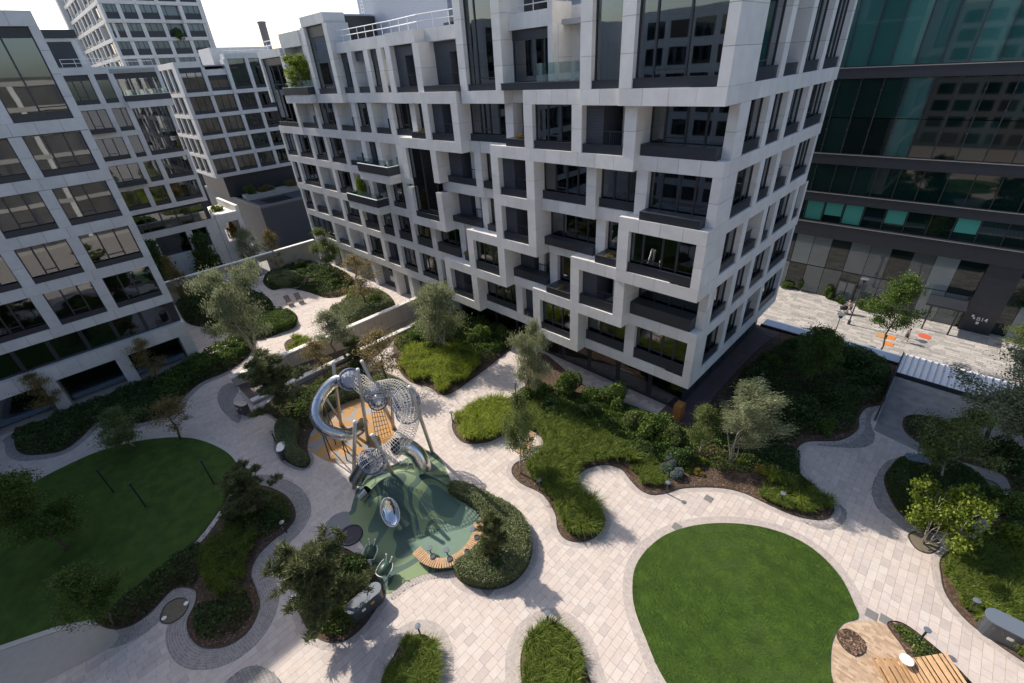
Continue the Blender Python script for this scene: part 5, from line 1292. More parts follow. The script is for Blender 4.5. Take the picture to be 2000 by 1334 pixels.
def person(label, loc, rz, lean, arm_fwd, top, bottom, hair, skin=(.45, .28, .2)):
    SK = M('skin', skin, .6)
    s = lean
    hip = (0, 0, .92); chest = (.10*s, 0, 1.25); neck = (.16*s, 0, 1.47); head = (.20*s+.02, 0, 1.60); crown = (.21*s+.02, 0, 1.72)
    J = [hip, chest, neck, head, crown]; E = [(0, 1), (1, 2), (2, 3), (3, 4)]; Rr = [.15, .17, .06, .095, .07]
    for sd_ in (-1, 1):
        b = len(J); fwd = .25*sd_
        J += [(0, .10*sd_, .86), (.10+fwd*.6, .11*sd_, .48), (fwd*1.0-.05, .11*sd_, .08), (fwd*1.0+.10, .12*sd_, .04)]; E += [(0, b), (b, b+1), (b+1, b+2), (b+2, b+3)]; Rr += [.10, .065, .045, .04]
        b = len(J); sh = (.14*s, .19*sd_, 1.40)
        if arm_fwd: J += [sh, (.24+.1*s, .23*sd_, 1.18), (.50+.1*s, .20*sd_, 1.06), (.58+.1*s, .19*sd_, 1.04)]
        else: J += [sh, (.02-.1*sd_, .25*sd_, 1.13), (.10-.05*sd_, .24*sd_, .90), (.12-.05*sd_, .24*sd_, .82)]
        E += [(1, b), (b, b+1), (b+1, b+2), (b+2, b+3)]; Rr += [.06, .045, .035, .03]
    t, o = body('person', label, loc, rz, J, E, Rr, SK)
    m = MB(); m.lathe((.03*s, 0, .95), [(.17, 0), (.185, .15), (.20, .35), (.16, .48), (.07, .54)], 14); c = m.build('shirt', top, t, True); c.scale = (.8, 1.15, 1)
    m = MB(); m.lathe((0, 0, .55), [(.12, 0), (.17, .2), (.175, .42), (.02, .43)], 14); c = m.build('shorts', bottom, t, True); c.scale = (.95, 1.1, 1)
    m = MB(); m.lathe((.19*s+.01, 0, 1.62), [(.10, 0), (.105, .06), (.07, .13), (.01, .15)], 12); m.build('hair', hair, t, True)
    return t
C_LAV = M('lavender_cloth', (.40, .37, .48), .8); C_DK = M('dark_cloth', (.03, .03, .04), .8); C_GREY = M('grey_cloth', (.10, .10, .11), .8); H_DK = M('dark_hair', (.02, .015, .01), .6); H_BL = M('fair_hair', (.42, .33, .22), .6)
person('person in a lavender top and dark trousers leaning forward to push a black pram', g(1658, 612, -5), R(200), 1.6, True, C_LAV, C_DK, H_BL)
person('person in dark clothes walking under the street tree by the orange mats', g(1766, 668, -5), R(15), .4, False, C_GREY, C_DK, H_DK)
pm = thing('pram', 'black pram pushed along the street plaza', 'pram', g(1645, 611, -5), R(200))
m = MB(); m.add([(-.3, -.25, .5), (.35, -.25, .5), (.35, .25, .5), (-.3, .25, .5), (-.38, -.27, .85), (.42, -.27, .78), (.42, .27, .78), (-.38, .27, .85)], [(0, 3, 2, 1), (0, 1, 5, 4), (1, 2, 6, 5), (2, 3, 7, 6), (3, 0, 4, 7), (4, 5, 6, 7)]); m.build('carrycot', C_DK, pm)
m = MB(); m.lathe((-.05, 0, .8), [(.3, 0), (.28, .18), (.16, .3), (.02, .33)], 12); m.build('hood', C_DK, pm, True)
m = MB(); m.tube([(-.5, 0, 1.0), (-.2, 0, .6), (.3, 0, .2)], .02, 6); m.tube([(.3, 0, .6), (-.3, 0, .2)], .02, 6); m.build('chassis', POLE, pm)
for x in (-.32, .34):
    for y in (-.24, .24):
        m = MB(); m.tube([(x+.15*math.cos(a), y, .16+.15*math.sin(a)) for a in [2*math.pi*k/14 for k in range(15)]], .022, 6, False); m.build('wheel', ANTHRA, pm)
OR = M('orange_mat', (.62, .22, .05), .8); RED = M('red_disc', (.6, .12, .06), .7)
for px, py, a, lb_, mt in [(1722, 656, .5, 'ochre square mat under the street tree', M('ochre_mat', (.50, .27, .08), .8)), (1738, 659, .5, 'orange square mat under the street tree, upper', OR), (1735, 672, .45, 'orange square mat under the street tree, lower', OR)]:
    m = MB(); m.box(-a, -a, 0, a, a, .03); tag(m.build('play_mat', mt, loc=g(px, py, -4.99)), lb_, 'mat', 'coloured mats on the plaza')
m = MB(); m.lathe((0, 0, 0), [(.6, 0), (.6, .02), (.02, .025)], 22); tag(m.build('play_mat', RED, loc=g(1806, 657, -4.99)), 'red round mat on the street plaza', 'mat')
# ------------------------------------------------------------------ vegetation
def rand_dirs(r, n):
    v = r.normal(0, 1, (n, 3)); return v/np.linalg.norm(v, axis=1)[:, None]
def leaves(pos, size, r, asp=.55, axis=None, flat=0.0):
    """leaf quads (pointed rhombs) at pos; axis: preferred direction of the blade"""
    n = len(pos); u = rand_dirs(r, n)
    if axis is not None: u = u*.45+axis; u /= np.linalg.norm(u, axis=1)[:, None]
    w = rand_dirs(r, n)
    if flat: w = w*(1-flat)+np.array([0, 0, 1.0])*flat
    v = np.cross(w, u); v /= np.maximum(np.linalg.norm(v, axis=1), 1e-6)[:, None]
    s = (size*r.uniform(.6, 1.35, n))[:, None]
    return np.stack([pos-u*s, pos+v*s*asp, pos+u*s, pos-v*s*asp], 1).reshape(-1, 3)
def limb(mb, a, b, r0, r1, r, bend=.12, n=4):
    a = np.array(a, float); b = np.array(b, float); L = np.linalg.norm(b-a)
    P = [a+(b-a)*t+r.normal(0, bend*L*.25, 3)*math.sin(math.pi*t) for t in np.linspace(0, 1, n)]
    mb.tube([tuple(p) for p in P], list(np.linspace(r0, r1, n)), 6); return P
TREES = {}
def tree_proto(kind, variant):
    key = (kind, variant)
    if key in TREES: return TREES[key]
    r = np.random.default_rng(hash_seed(kind)+variant*17)
    mb = MB(); C = []; H = 1.0                                   # unit height, scaled on placing; built at 5 m scale
    S = 5.0
    cfg = dict(willow=(5, .10, .34, 34, 110, .058, LF_SILVER, BARK_PALE), birch=(4, .22, .30, 28, 95, .052, LF_BIRCH, BARK_PALE), silver=(5, .12, .30, 36, 110, .058, LF_SILVER, BARK_PALE), sparse=(4, .25, .26, 22, 46, .046, LF_AUTUMN, BARK), olive=(4, .2, .30, 28, 95, .046, LF_SILVER, BARK), dark=(4, .15, .30, 34, 120, .050, LF_MID, BARK), maple=(7, .06, .50, 30, 60, .12, LF_YELLOW, BARK_PALE), street=(5, .28, .36, 32, 85, .058, LF_MID, BARK), wind=(5, .10, .40, 32, 80, .062, LF_SILVER, BARK_PALE), conifer=(1, .02, .28, 60, 60, .09, LF_DARK, BARK))[kind]
    nst, clear, spread, nb, nl, ls, lm, bk = cfg
    multi = kind in ('willow', 'maple', 'silver', 'wind')
    tips = []
    if multi:
        for k in range(nst):
            a = 2*math.pi*k/nst+r.uniform(-.4, .4); q = r.uniform(.3, 1)*spread*.8
            top = np.array([math.cos(a)*q*S, math.sin(a)*q*S, S*r.uniform(.72, .98)])
            tips += [(p, 1) for p in limb(mb, (math.cos(a)*.08, math.sin(a)*.08, 0), top, .055, .012, r, .3, 7)[2:]]
    else:
        tips += [(p, 1) for p in limb(mb, (0, 0, 0), (r.normal(0, .15), r.normal(0, .15), S*.97), .075, .012, r, .12, 9)[2:]]
    trunk = [t[0] for t in tips]
    for i in range(nb):
        b0 = trunk[r.integers(0, len(trunk))]
        z = b0[2]/S
        if z < clear+.08: continue
        prof = math.sin(min(1, (z-clear)/(1-clear)*.85+.18)*math.pi)**.7 if kind != 'conifer' else (1.05-z)
        a = r.uniform(0, 6.283); ln = S*spread*prof*r.uniform(.5, 1.1)
        rise = r.uniform(.15, .7) if kind != 'conifer' else r.uniform(-.2, .1)
        e = b0+np.array([math.cos(a)*ln, math.sin(a)*ln, ln*rise])
        e[2] = min(e[2], S*1.02)
        if kind == 'wind': e += np.array([.55, .35, 0])*ln*.6
        P = limb(mb, b0, e, .02, .006, r, .3, 4)
        for p in P[1:]: C.append(p)
        C.append((P[-1]+P[-2])/2+r.normal(0, .1, 3))
        for j in range(2):
            q = P[2]+np.array([r.normal(0, .3), r.normal(0, .3), r.uniform(-.1, .35)])*ln*.5; limb(mb, P[2], q, .010, .004, r, .2, 3); C.append(q)
    pos = []; axs = []
    for c in C:
        n = int(nl*r.uniform(.5, 1.4)); rad = S*.042*r.uniform(.6, 1.5)
        p = c+r.normal(0, 1, (n, 3))*np.array([rad, rad, rad*.75]); pos.append(p)
    pos = np.concatenate(pos); axis = None
    if kind in ('willow', 'silver'): axis = np.array([0, 0, -.8])
    if kind == 'wind':
        axis = np.array([.9, .55, .15]); rep = [pos]
        for k in range(2): rep.append(pos+axis*(k+1)*.13+r.normal(0, .03, pos.shape))
        pos = np.concatenate(rep)
    if kind == 'maple':
        pos2 = pos; axis = None
    asp = .28 if kind in ('willow', 'silver', 'wind') else .6
    V = leaves(pos, ls*(1.25 if asp < .4 else 1), r, asp, axis, .35 if kind == 'maple' else 0)
    tm_ = new_mesh('trunk', mb.V, mb.F, bk, True); cm = fast_mesh('crown', V, 4, lm)
    TREES[key] = (tm_, cm); return TREES[key]
def hash_seed(s): return sum((i+1)*ord(c) for i, c in enumerate(s))
def tree(kind, px, py, top, label, z=0.0, wide=1.0, variant=0, name='tree', group=None):
    base = g(px, py, z)
    h = max(1.2, height_at(base, *top)-z) if not isinstance(top, (int, float)) else top
    t = thing(name, label, 'tree', base, random.uniform(0, 6.28) if kind != 'wind' else 0.0, group)
    tm_, cm = tree_proto(kind, variant); s = h/5.0
    for nm, me_ in (('trunk', tm_), ('crown', cm)):
        o = link(nm, me_, t); o.scale = (s*wide, s*wide, s)
    return t
def pine_proto(variant):
    key = ('pine', variant)
    if key in TREES: return TREES[key]
    r = np.random.default_rng(40+variant); mb = MB(); S = 5.0; tips = []
    P = limb(mb, (0, 0, 0), (r.normal(0, .4), r.normal(0, .4), S*.92), .10, .02, r, .35, 9)
    for i in range(34):
        b0 = P[r.integers(2, len(P))]; z = b0[2]/S; a = r.uniform(0, 6.283); ln = S*.40*(1.12-z*.75)*r.uniform(.55, 1.1)
        e = b0+np.array([math.cos(a)*ln, math.sin(a)*ln, ln*r.uniform(.15, .55)]); Q = limb(mb, b0, e, .035, .010, r, .35, 5); tips += Q[2:]
        for j in range(5):
            k = r.integers(1, len(Q)); q = Q[k]+np.array([r.normal(0, .35), r.normal(0, .35), r.uniform(.05, .4)])*ln*.55; limb(mb, Q[k], q, .012, .005, r, .2, 3); tips += [q, (q+Q[k])/2]
    V = []
    for t in tips:
        n = 60; d = rand_dirs(r, n); d[:, 2] = np.abs(d[:, 2])*.8+.1; d /= np.linalg.norm(d, axis=1)[:, None]; L = r.uniform(.16, .30, n)[:, None]
        base = t+r.normal(0, .06, (n, 3)); w = np.cross(d, rand_dirs(r, n)); w /= np.linalg.norm(w, axis=1)[:, None]
        V.append(np.stack([base-w*.017, base+w*.017, base+d*L+w*.006, base+d*L-w*.006], 1).reshape(-1, 3))
    TREES[key] = (new_mesh('trunk', mb.V, mb.F, BARK, True), fast_mesh('crown', np.concatenate(V), 4, LF_PINE)); return TREES[key]
def pine(px, py, top, label, wide=1.0, variant=0, z=0.0):
    base = g(px, py, z); h = height_at(base, *top)-z if not isinstance(top, (int, float)) else top
    t = thing('pine_tree', label, 'pine tree', base, random.uniform(0, 6.28)); a, b = pine_proto(variant); s = h/5.0
    for nm, me_ in (('trunk', a), ('crown', b)): o = link(nm, me_, t); o.scale = (s*wide, s*wide, s)
SHRUBS = {}
def shrub_proto(mat, variant, ls=.055, n=3600, asp=.6, lumps=9):
    key = (mat.name, variant)
    if key in SHRUBS: return SHRUBS[key]
    r = np.random.default_rng(hash_seed(mat.name)+variant); pos = []; mb = MB()
    for i in range(lumps):
        a = r.uniform(0, 6.283); q = r.uniform(0, .62); c = np.array([math.cos(a)*q, math.sin(a)*q, r.uniform(.25, .75)*(1-.35*q)]); rad = r.uniform(.26, .46)
        d = rand_dirs(r, n//lumps); pos.append(c+d*(rad*r.uniform(.55, 1.06, n//lumps)**.4)[:, None])
        mb.tube([(c[0]*.1, c[1]*.1, 0), tuple(c)], [.03, .01], 5)
    pos = np.concatenate(pos); pos = pos[pos[:, 2] > .02]
    SHRUBS[key] = (new_mesh('stem', mb.V, mb.F, BARK, True), fast_mesh('foliage', leaves(pos, ls, r, asp), 4, mat)); return SHRUBS[key]
def shrub(mat, px, py, rad, h, label, variant=0, z=.03, name='shrub', cat='shrub', group=None):
    t = thing(name, label, cat, g(px, py, z), random.uniform(0, 6.28), group); a, b = shrub_proto(mat, variant)
    for nm, me_ in (('stem', a), ('foliage', b)): o = link(nm, me_, t); o.scale = (rad, rad, h)
    return t
def blades(P, n, h, mat, name, label, seed, lean=.5, w=.012, clump=.35, inset=.1, cat='grass', wind=(.25, .1)):
    """ornamental grass: arching three-part blades growing from tufts"""
    r = np.random.default_rng(seed); Pi = offset(P, -inset)
    tuf = sample_in(Pi, max(8, int(abs(area(P))/(clump*clump))), r); n = len(tuf)*max(10, int(n/len(tuf)))
    idx = np.repeat(np.arange(len(tuf)), n//len(tuf)); n = len(idx)
    th = h*(.75+.5*r.random(len(tuf)))*(1+.25*lump(tuf[:, 0], tuf[:, 1], .8, seed)); c = tuf[idx]+r.normal(0, clump*.13, (n, 2))
    a = r.uniform(0, 6.283, n); L = th[idx]*r.uniform(.6, 1.15, n); ln = lean*L*r.uniform(.5, 1.3, n)
    d = np.stack([np.cos(a)+wind[0], np.sin(a)+wind[1]], 1); pa = r.uniform(0, 6.283, n); wd = np.stack([np.cos(pa), np.sin(pa), np.zeros(n)], 1)*(w*r.uniform(.6, 1.3, n))[:, None]
    b0 = np.stack([c[:, 0], c[:, 1], np.full(n, .03)], 1)
    b1 = b0+np.concatenate([d*(ln*.3)[:, None], (L*.62)[:, None]], 1); b2 = b0+np.concatenate([d*(ln*.75)[:, None], (L*.9)[:, None]], 1); b3 = b0+np.concatenate([d*(ln*1.15)[:, None], (L*.82)[:, None]], 1)
    V = np.concatenate([np.stack([b0-wd, b0+wd, b1+wd*.9, b1-wd*.9], 1).reshape(-1, 3), np.stack([b1-wd*.9, b1+wd*.9, b2+wd*.55, b2-wd*.55], 1).reshape(-1, 3), np.stack([b2-wd*.55, b2+wd*.55, b3+wd*.1, b3-wd*.1], 1).reshape(-1, 3)])
    return tag(link(name, fast_mesh(name, V, 4, mat)), label, cat, kind='stuff')
def cover(P, dens, h, mat, name, label, seed, ls=.05, inset=.08, cat='ground cover', mound=0.0, part=None):
    """low leafy planting with an uneven top"""
    r = np.random.default_rng(seed); Pi = offset(P, -inset); n = int(abs(area(P))*dens); q = sample_in(Pi, n, r)
    e = edge_dist(P, q[:, 0], q[:, 1]); top = h*(.55+.45*np.clip(lump(q[:, 0], q[:, 1], 1.6, seed)+.5, 0, 1.2))*np.clip(e/.5, .25, 1)
    keep = r.random(n) < np.clip(.75+lump(q[:, 0], q[:, 1], .9, seed+3)*.6, .12, 1); q, top = q[keep], top[keep]
    z = .05+top*r.uniform(.35, 1, len(q))**.6
    return tag(link(name, fast_mesh(name, leaves(np.stack([q[:, 0], q[:, 1], z], 1), ls, r, .6, None, .2), 4, mat)), label, cat, kind='stuff')
def hedge(P, h, label, mat=LF_HEDGE, dens=900, seed=1, ls=.045, rnd=.35, name='hedge', cat='hedge'):
    """clipped hedge: solid twiggy core under a skin of small leaves"""
    c = P.mean(0); t = thing(name, label, cat, (c[0], c[1], 0)); m = MB(t.location); n = len(P)
    Q = offset(P, -.14); m.add([(p[0], p[1], .03) for p in Q]+[(p[0], p[1], h*.72) for p in Q], [(i, (i+1) % n, n+(i+1) % n, n+i) for i in range(n)])
    m.build('twigs', BARK, t)
    r = np.random.default_rng(seed); na = int(abs(area(P))*dens); q = sample_in(offset(P, .02), na, r); e = edge_dist(P, q[:, 0], q[:, 1])
    z = h-rnd*np.clip(1-e/rnd, 0, 1)**2*.9+r.normal(0, .035, na)+.05*lump(q[:, 0], q[:, 1], 3, seed); pos = [np.stack([q[:, 0], q[:, 1], z], 1)]
    A = P; Bn = np.roll(P, -1, 0); L = np.linalg.norm(Bn-A, axis=1); ns = int(L.sum()*h*dens); i = r.choice(n, ns, p=L/L.sum()); tt = r.random(ns)
    s = A[i]+(Bn-A)[i]*tt[:, None]; nr = np.stack([(Bn-A)[i][:, 1], -(Bn-A)[i][:, 0]], 1)/np.maximum(L[i], 1e-6)[:, None]; s = s+nr*r.normal(-.02, .035, ns)[:, None]
    pos.append(np.stack([s[:, 0], s[:, 1], r.uniform(.04, h*.85, ns)], 1)); q2 = sample_in(offset(P, -.05), na//2, r); pos.append(np.stack([q2[:, 0], q2[:, 1], h*r.uniform(.45, .9, len(q2))], 1)); pos = np.concatenate(pos)-np.array([c[0], c[1], 0])
    link('foliage', fast_mesh('foliage', leaves(pos, ls, r, .55), 4, mat), t); return t
def tuft(px, py, h, mat, label, variant=0, z=.03, lean=.75, n=260, group=None, name='grass_tussock'):
    key = ('tuft', mat.name, variant)
    if key not in SHRUBS:
        r = np.random.default_rng(90+variant); a = r.uniform(0, 6.283, n); L = r.uniform(.6, 1.1, n); ln = lean*L*r.uniform(.2, 1.1, n); d = np.stack([np.cos(a), np.sin(a)], 1); wd = np.stack([-np.sin(a), np.cos(a), np.zeros(n)], 1)*.016
        b0 = np.concatenate([r.normal(0, .05, (n, 2)), np.zeros((n, 1))], 1); b1 = b0+np.concatenate([d*(ln*.35)[:, None], (L*.62)[:, None]], 1); b2 = b0+np.concatenate([d*(ln*.8)[:, None], (L*.85)[:, None]], 1); b3 = b0+np.concatenate([d*(ln*1.2)[:, None], (L*.7)[:, None]], 1)
        V = np.concatenate([np.stack([p-wd*f, p+wd*f, q+wd*f2, q-wd*f2], 1).reshape(-1, 3) for p, q, f, f2 in ((b0, b1, 1, .9), (b1, b2, .9, .6), (b2, b3, .6, .1))])
        SHRUBS[key] = fast_mesh('grass_tussock', V, 4, mat)
    o = link(name, SHRUBS[key], None, g(px, py, z)); o.scale = (h, h, h); o.rotation_euler = (0, 0, random.uniform(0, 6.28)); return tag(o, label, 'grass tussock', group)

# --- beds: what covers the ground
bp = lambda *pts: px_loop(pts, 5)
blades(bp((888, 835), (895, 815), (930, 797), (975, 785), (1010, 790), (1012, 815), (985, 845), (950, 860), (908, 860)), 16000, .85, LF_LIME, 'lime_grass', 'lime green grass filling the rounded tip of the bed by the entrance path', 11, .7, .016, .34)
blades(bp((1005, 790), (1060, 800), (1120, 830), (1190, 860), (1235, 905), (1180, 900), (1130, 918), (1120, 950), (1155, 985), (1176, 1015), (1160, 1045), (1115, 1050), (1092, 1020), (1080, 985), (1050, 950), (1025, 925), (1060, 885), (1060, 855), (1010, 835)), 42000, .85, LF_GRASS, 'meadow_grass', 'tall arching meadow grass sweeping down past the wave lounger', 12, .7, .015, .36)
blades(bp((780, 712), (800, 742), (840, 752), (862, 768), (890, 758), (930, 725), (935, 700), (880, 685), (810, 680)), 24000, .95, LF_LIME, 'lime_grass', 'lime green grass in the bed left of the entrance path', 13, .6, .018, .4)
blades(bp((1240, 930), (1230, 905), (1250, 890), (1285, 905), (1300, 940), (1285, 958)), 4000, .5, LF_GRASS, 'meadow_grass', 'grass at the tip beside the blue spruces', 14, .7)
blades(BEDS['b11'], 9000, .5, LF_GRASS, 'meadow_grass', 'olive grass filling the bottom left oval bed', 15, .8, .014, .32, .18)
blades(BEDS['b12'], 15000, .5, LF_GRASS, 'meadow_grass', 'olive grass filling the bottom centre oval bed', 16, .8, .014, .32, .18)
blades(bp((1845, 1090), (1842, 1130), (1858, 1165), (1895, 1210), (1950, 1250), (2020, 1290), (2060, 1200), (2000, 1100), (1930, 1060)), 15000, .7, LF_GRASS, 'meadow_grass', 'grey green grass tussocks massed along the right edge', 17, .8, .014, .45)
blades(bp((400, 1065), (450, 1030), (500, 1050), (490, 1085), (478, 1120), (480, 1160), (430, 1170), (400, 1140), (390, 1100)), 9000, .55, LF_GRASS, 'meadow_grass', 'shaded grass in the bed beside the dark lawn', 18, .6, .014, .35)
blades(bp((560, 674), (576, 662), (600, 662), (608, 672), (590, 688), (568, 692)), 2500, .55, LF_LIME, 'lime_grass', 'small patch of lime grass beside the ramp wall', 19, .7, .02, .4)
blades(bp((470, 733), (484, 722), (510, 708), (516, 712), (498, 724)), 1200, .5, LF_LIME, 'lime_grass', 'narrow patch of lime grass at the near end of the ramp wall', 20, .7, .02, .4)
blades(bp((1485, 985), (1495, 945), (1540, 930), (1590, 960), (1622, 988), (1600, 1008), (1550, 1002)), 6500, .55, LF_GRASS, 'meadow_grass', 'tall green grass at the tip of the bed right of the mulch', 21, .75, .015, .42)
cover(bp((1130, 800), (1200, 790), (1260, 805), (1320, 830), (1330, 870), (1280, 880), (1220, 860), (1160, 840), (1120, 820)), 420, .7, LF_MID, 'ground_cover', 'mixed green ground cover below the corner window box', 31, .06)
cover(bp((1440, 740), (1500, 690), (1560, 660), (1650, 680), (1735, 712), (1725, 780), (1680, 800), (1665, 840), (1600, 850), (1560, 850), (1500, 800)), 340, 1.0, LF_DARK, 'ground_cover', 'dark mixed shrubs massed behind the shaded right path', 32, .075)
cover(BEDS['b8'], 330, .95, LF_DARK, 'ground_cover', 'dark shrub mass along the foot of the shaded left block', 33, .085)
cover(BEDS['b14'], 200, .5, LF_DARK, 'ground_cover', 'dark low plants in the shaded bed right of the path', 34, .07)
cover(bp((1900, 1060), (1960, 1015), (2010, 985), (2100, 1040), (2100, 1150), (2000, 1110)), 300, .9, LF_MID, 'ground_cover', 'leafy green mass at the right edge behind the tussocks', 35, .07)
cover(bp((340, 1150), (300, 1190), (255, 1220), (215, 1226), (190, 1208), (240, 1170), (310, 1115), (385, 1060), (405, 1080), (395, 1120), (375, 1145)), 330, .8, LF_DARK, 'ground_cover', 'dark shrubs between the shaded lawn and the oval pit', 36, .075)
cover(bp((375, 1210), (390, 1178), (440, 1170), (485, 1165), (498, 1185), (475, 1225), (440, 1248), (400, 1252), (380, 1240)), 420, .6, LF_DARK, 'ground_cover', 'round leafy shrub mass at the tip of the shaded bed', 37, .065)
cover(bp((590, 1150), (640, 1160), (700, 1165), (730, 1165), (705, 1215), (670, 1245), (635, 1245), (605, 1225), (590, 1190)), 480, .55, LF_MID, 'ground_cover', 'bright green low shrubs at the foot of the big pine', 38, .06)
cover(BEDS['b13'], 420, .45, LF_MID, 'ground_cover', 'green low shrub strip beside the brick patio', 39, .06, .2)
cover(bp((845, 615), (900, 620), (985, 642), (1005, 670), (980, 690), (935, 720), (930, 695), (870, 680), (800, 672), (800, 648)), 420, 1.2, LF_MID, 'ground_cover', 'tall mixed shrubs under the overhang left of the entrance path', 40, .085)
cover(BEDS['b15'], 200, 1.1, LF_DARK, 'ground_cover', 'dark shrubs of the far garden below the court wall', 41, .1)
cover(BEDS['b16'], 220, .9, LF_DARK, 'ground_cover', 'green shrubs round the far garden terrace', 42, .1)
cover(BEDS['b17'], 260, .9, LF_HEDGE, 'ground_cover', 'grey green shrubs of the bed beside the upper ramp wall', 43, .09)
cover(bp((515, 800), (560, 775), (640, 735), (700, 705), (720, 722), (700, 778), (650, 798), (612, 836), (560, 830)), 170, .55, LF_DARK, 'ground_cover', 'dark undergrowth between ramp parapet and tube slide', 44, .08)
cover(bp((395, 700), (470, 660), (500, 662), (488, 690), (450, 718), (390, 745), (350, 775), (320, 790), (300, 760)), 380, 1.3, LF_MID, 'ground_cover', 'tall green shrub border curving along the path by the left block', 45, .09)
cover(bp((1015, 780), (1050, 765), (1110, 790), (1180, 800), (1260, 815), (1330, 845), (1330, 880), (1300, 895), (1250, 885), (1190, 862), (1120, 832), (1050, 800)), 520, 1.0, LF_MID, 'ground_cover', 'dense leafy ground cover between meadow grass and white block', 46, .07)
cover(bp((1235, 880), (1300, 880), (1360, 890), (1400, 905), (1380, 912), (1330, 905), (1290, 905), (1250, 915)), 420, .55, LF_MID, 'ground_cover', 'leafy ground cover above the blue spruces', 47, .06)
cover(bp((1430, 890), (1500, 870), (1560, 880), (1565, 925), (1600, 962), (1540, 950), (1490, 930)), 420, .7, LF_DARK, 'ground_cover', 'dark leafy cover right of the wind bent willow', 48, .07)
cover(bp((1380, 830), (1440, 770), (1500, 760), (1550, 800), (1560, 860), (1500, 870), (1430, 885), (1390, 860)), 380, .9, LF_DARK, 'ground_cover', 'dark leafy cover behind the wind bent willow', 49, .07)
cover(bp((1100, 770), (1200, 790), (1300, 822), (1345, 842), (1380, 830), (1420, 850), (1440, 890), (1400, 900), (1340, 895), (1250, 870), (1150, 830), (1090, 800)), 480, .75, LF_MID, 'ground_cover', 'leafy border along the foot of the corner glazing', 61, .07)
cover(bp((1380, 890), (1440, 885), (1490, 905), (1480, 925), (1420, 925), (1380, 915)), 260, .35, LF_MID, 'ground_cover', 'low plants around the trunk of the wind bent willow', 62, .06)
cover(bp((450, 960), (505, 955), (550, 968), (570, 990), (568, 1010), (545, 1035), (500, 1055), (450, 1030), (430, 1000)), 360, .8, LF_MID, 'ground_cover', 'shaded leafy cover under the dark pine', 63, .07)
cover(BEDS['b2'], 420, .8, LF_MID, 'ground_cover', 'leafy cover filling the bed of the large pine', 64, .065, .25)
cover(bp((400, 1065), (450, 1030), (500, 1052), (488, 1085), (478, 1120), (482, 1165), (430, 1172), (398, 1140)), 200, .4, LF_MID, 'ground_cover', 'low green leaves among the shaded grass', 65, .06)
cover(bp((545, 790), (610, 755), (690, 715), (705, 735), (660, 770), (610, 800), (570, 820)), 260, .7, LF_MID, 'ground_cover', 'mixed green undergrowth behind the tube slide', 66, .07)
cover(bp((770, 672), (800, 650), (845, 620), (860, 640), (830, 670), (790, 690)), 300, .8, LF_MID, 'ground_cover', 'green planting along the end of the ramp parapet', 67, .08)
# --- clipped hedges
hedge(offset(BEDS['b3'], -.05), .95, 'rounded clipped grey green hedge wrapping the curved bench', dens=1100, seed=51)
hedge(bp((545, 838), (565, 830), (585, 838), (580, 862), (585, 885), (603, 900), (590, 912), (562, 898), (545, 870)), .95, 'clipped hedge curving left of the orange play surface', dens=900, seed=52)
hedge(bp((612, 818), (640, 792), (690, 765), (735, 770), (740, 782), (700, 778), (655, 796), (622, 824)), .9, 'clipped hedge behind the tube slide', LF_HEDGE, 700, 53)
hedge(bp((735, 735), (780, 748), (808, 776), (806, 798), (785, 796), (765, 775), (735, 758)), .7, 'soft grey hedge arc at the top right of the climbing structure', LF_HEDGE, 800, 54)
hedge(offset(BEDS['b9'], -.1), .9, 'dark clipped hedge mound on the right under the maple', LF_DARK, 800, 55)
hedge(bp((508, 640), (525, 622), (560, 618), (578, 628), (575, 640), (548, 650), (515, 656)), .9, 'rounded green hedge below the pair of loungers', LF_MID, 500, 56, .06)
hedge(bp((524, 548), (545, 535), (580, 538), (590, 552), (570, 562), (535, 562)), .8, 'round clipped hedge in the far garden by the court wall', LF_HEDGE, 400, 57, .07)
hedge(bp((668, 618), (700, 590), (745, 588), (768, 598), (740, 618), (700, 630), (675, 634)), 1.0, 'blue green hedge mass beside the upper ramp wall', LF_HEDGE, 450, 58, .07)
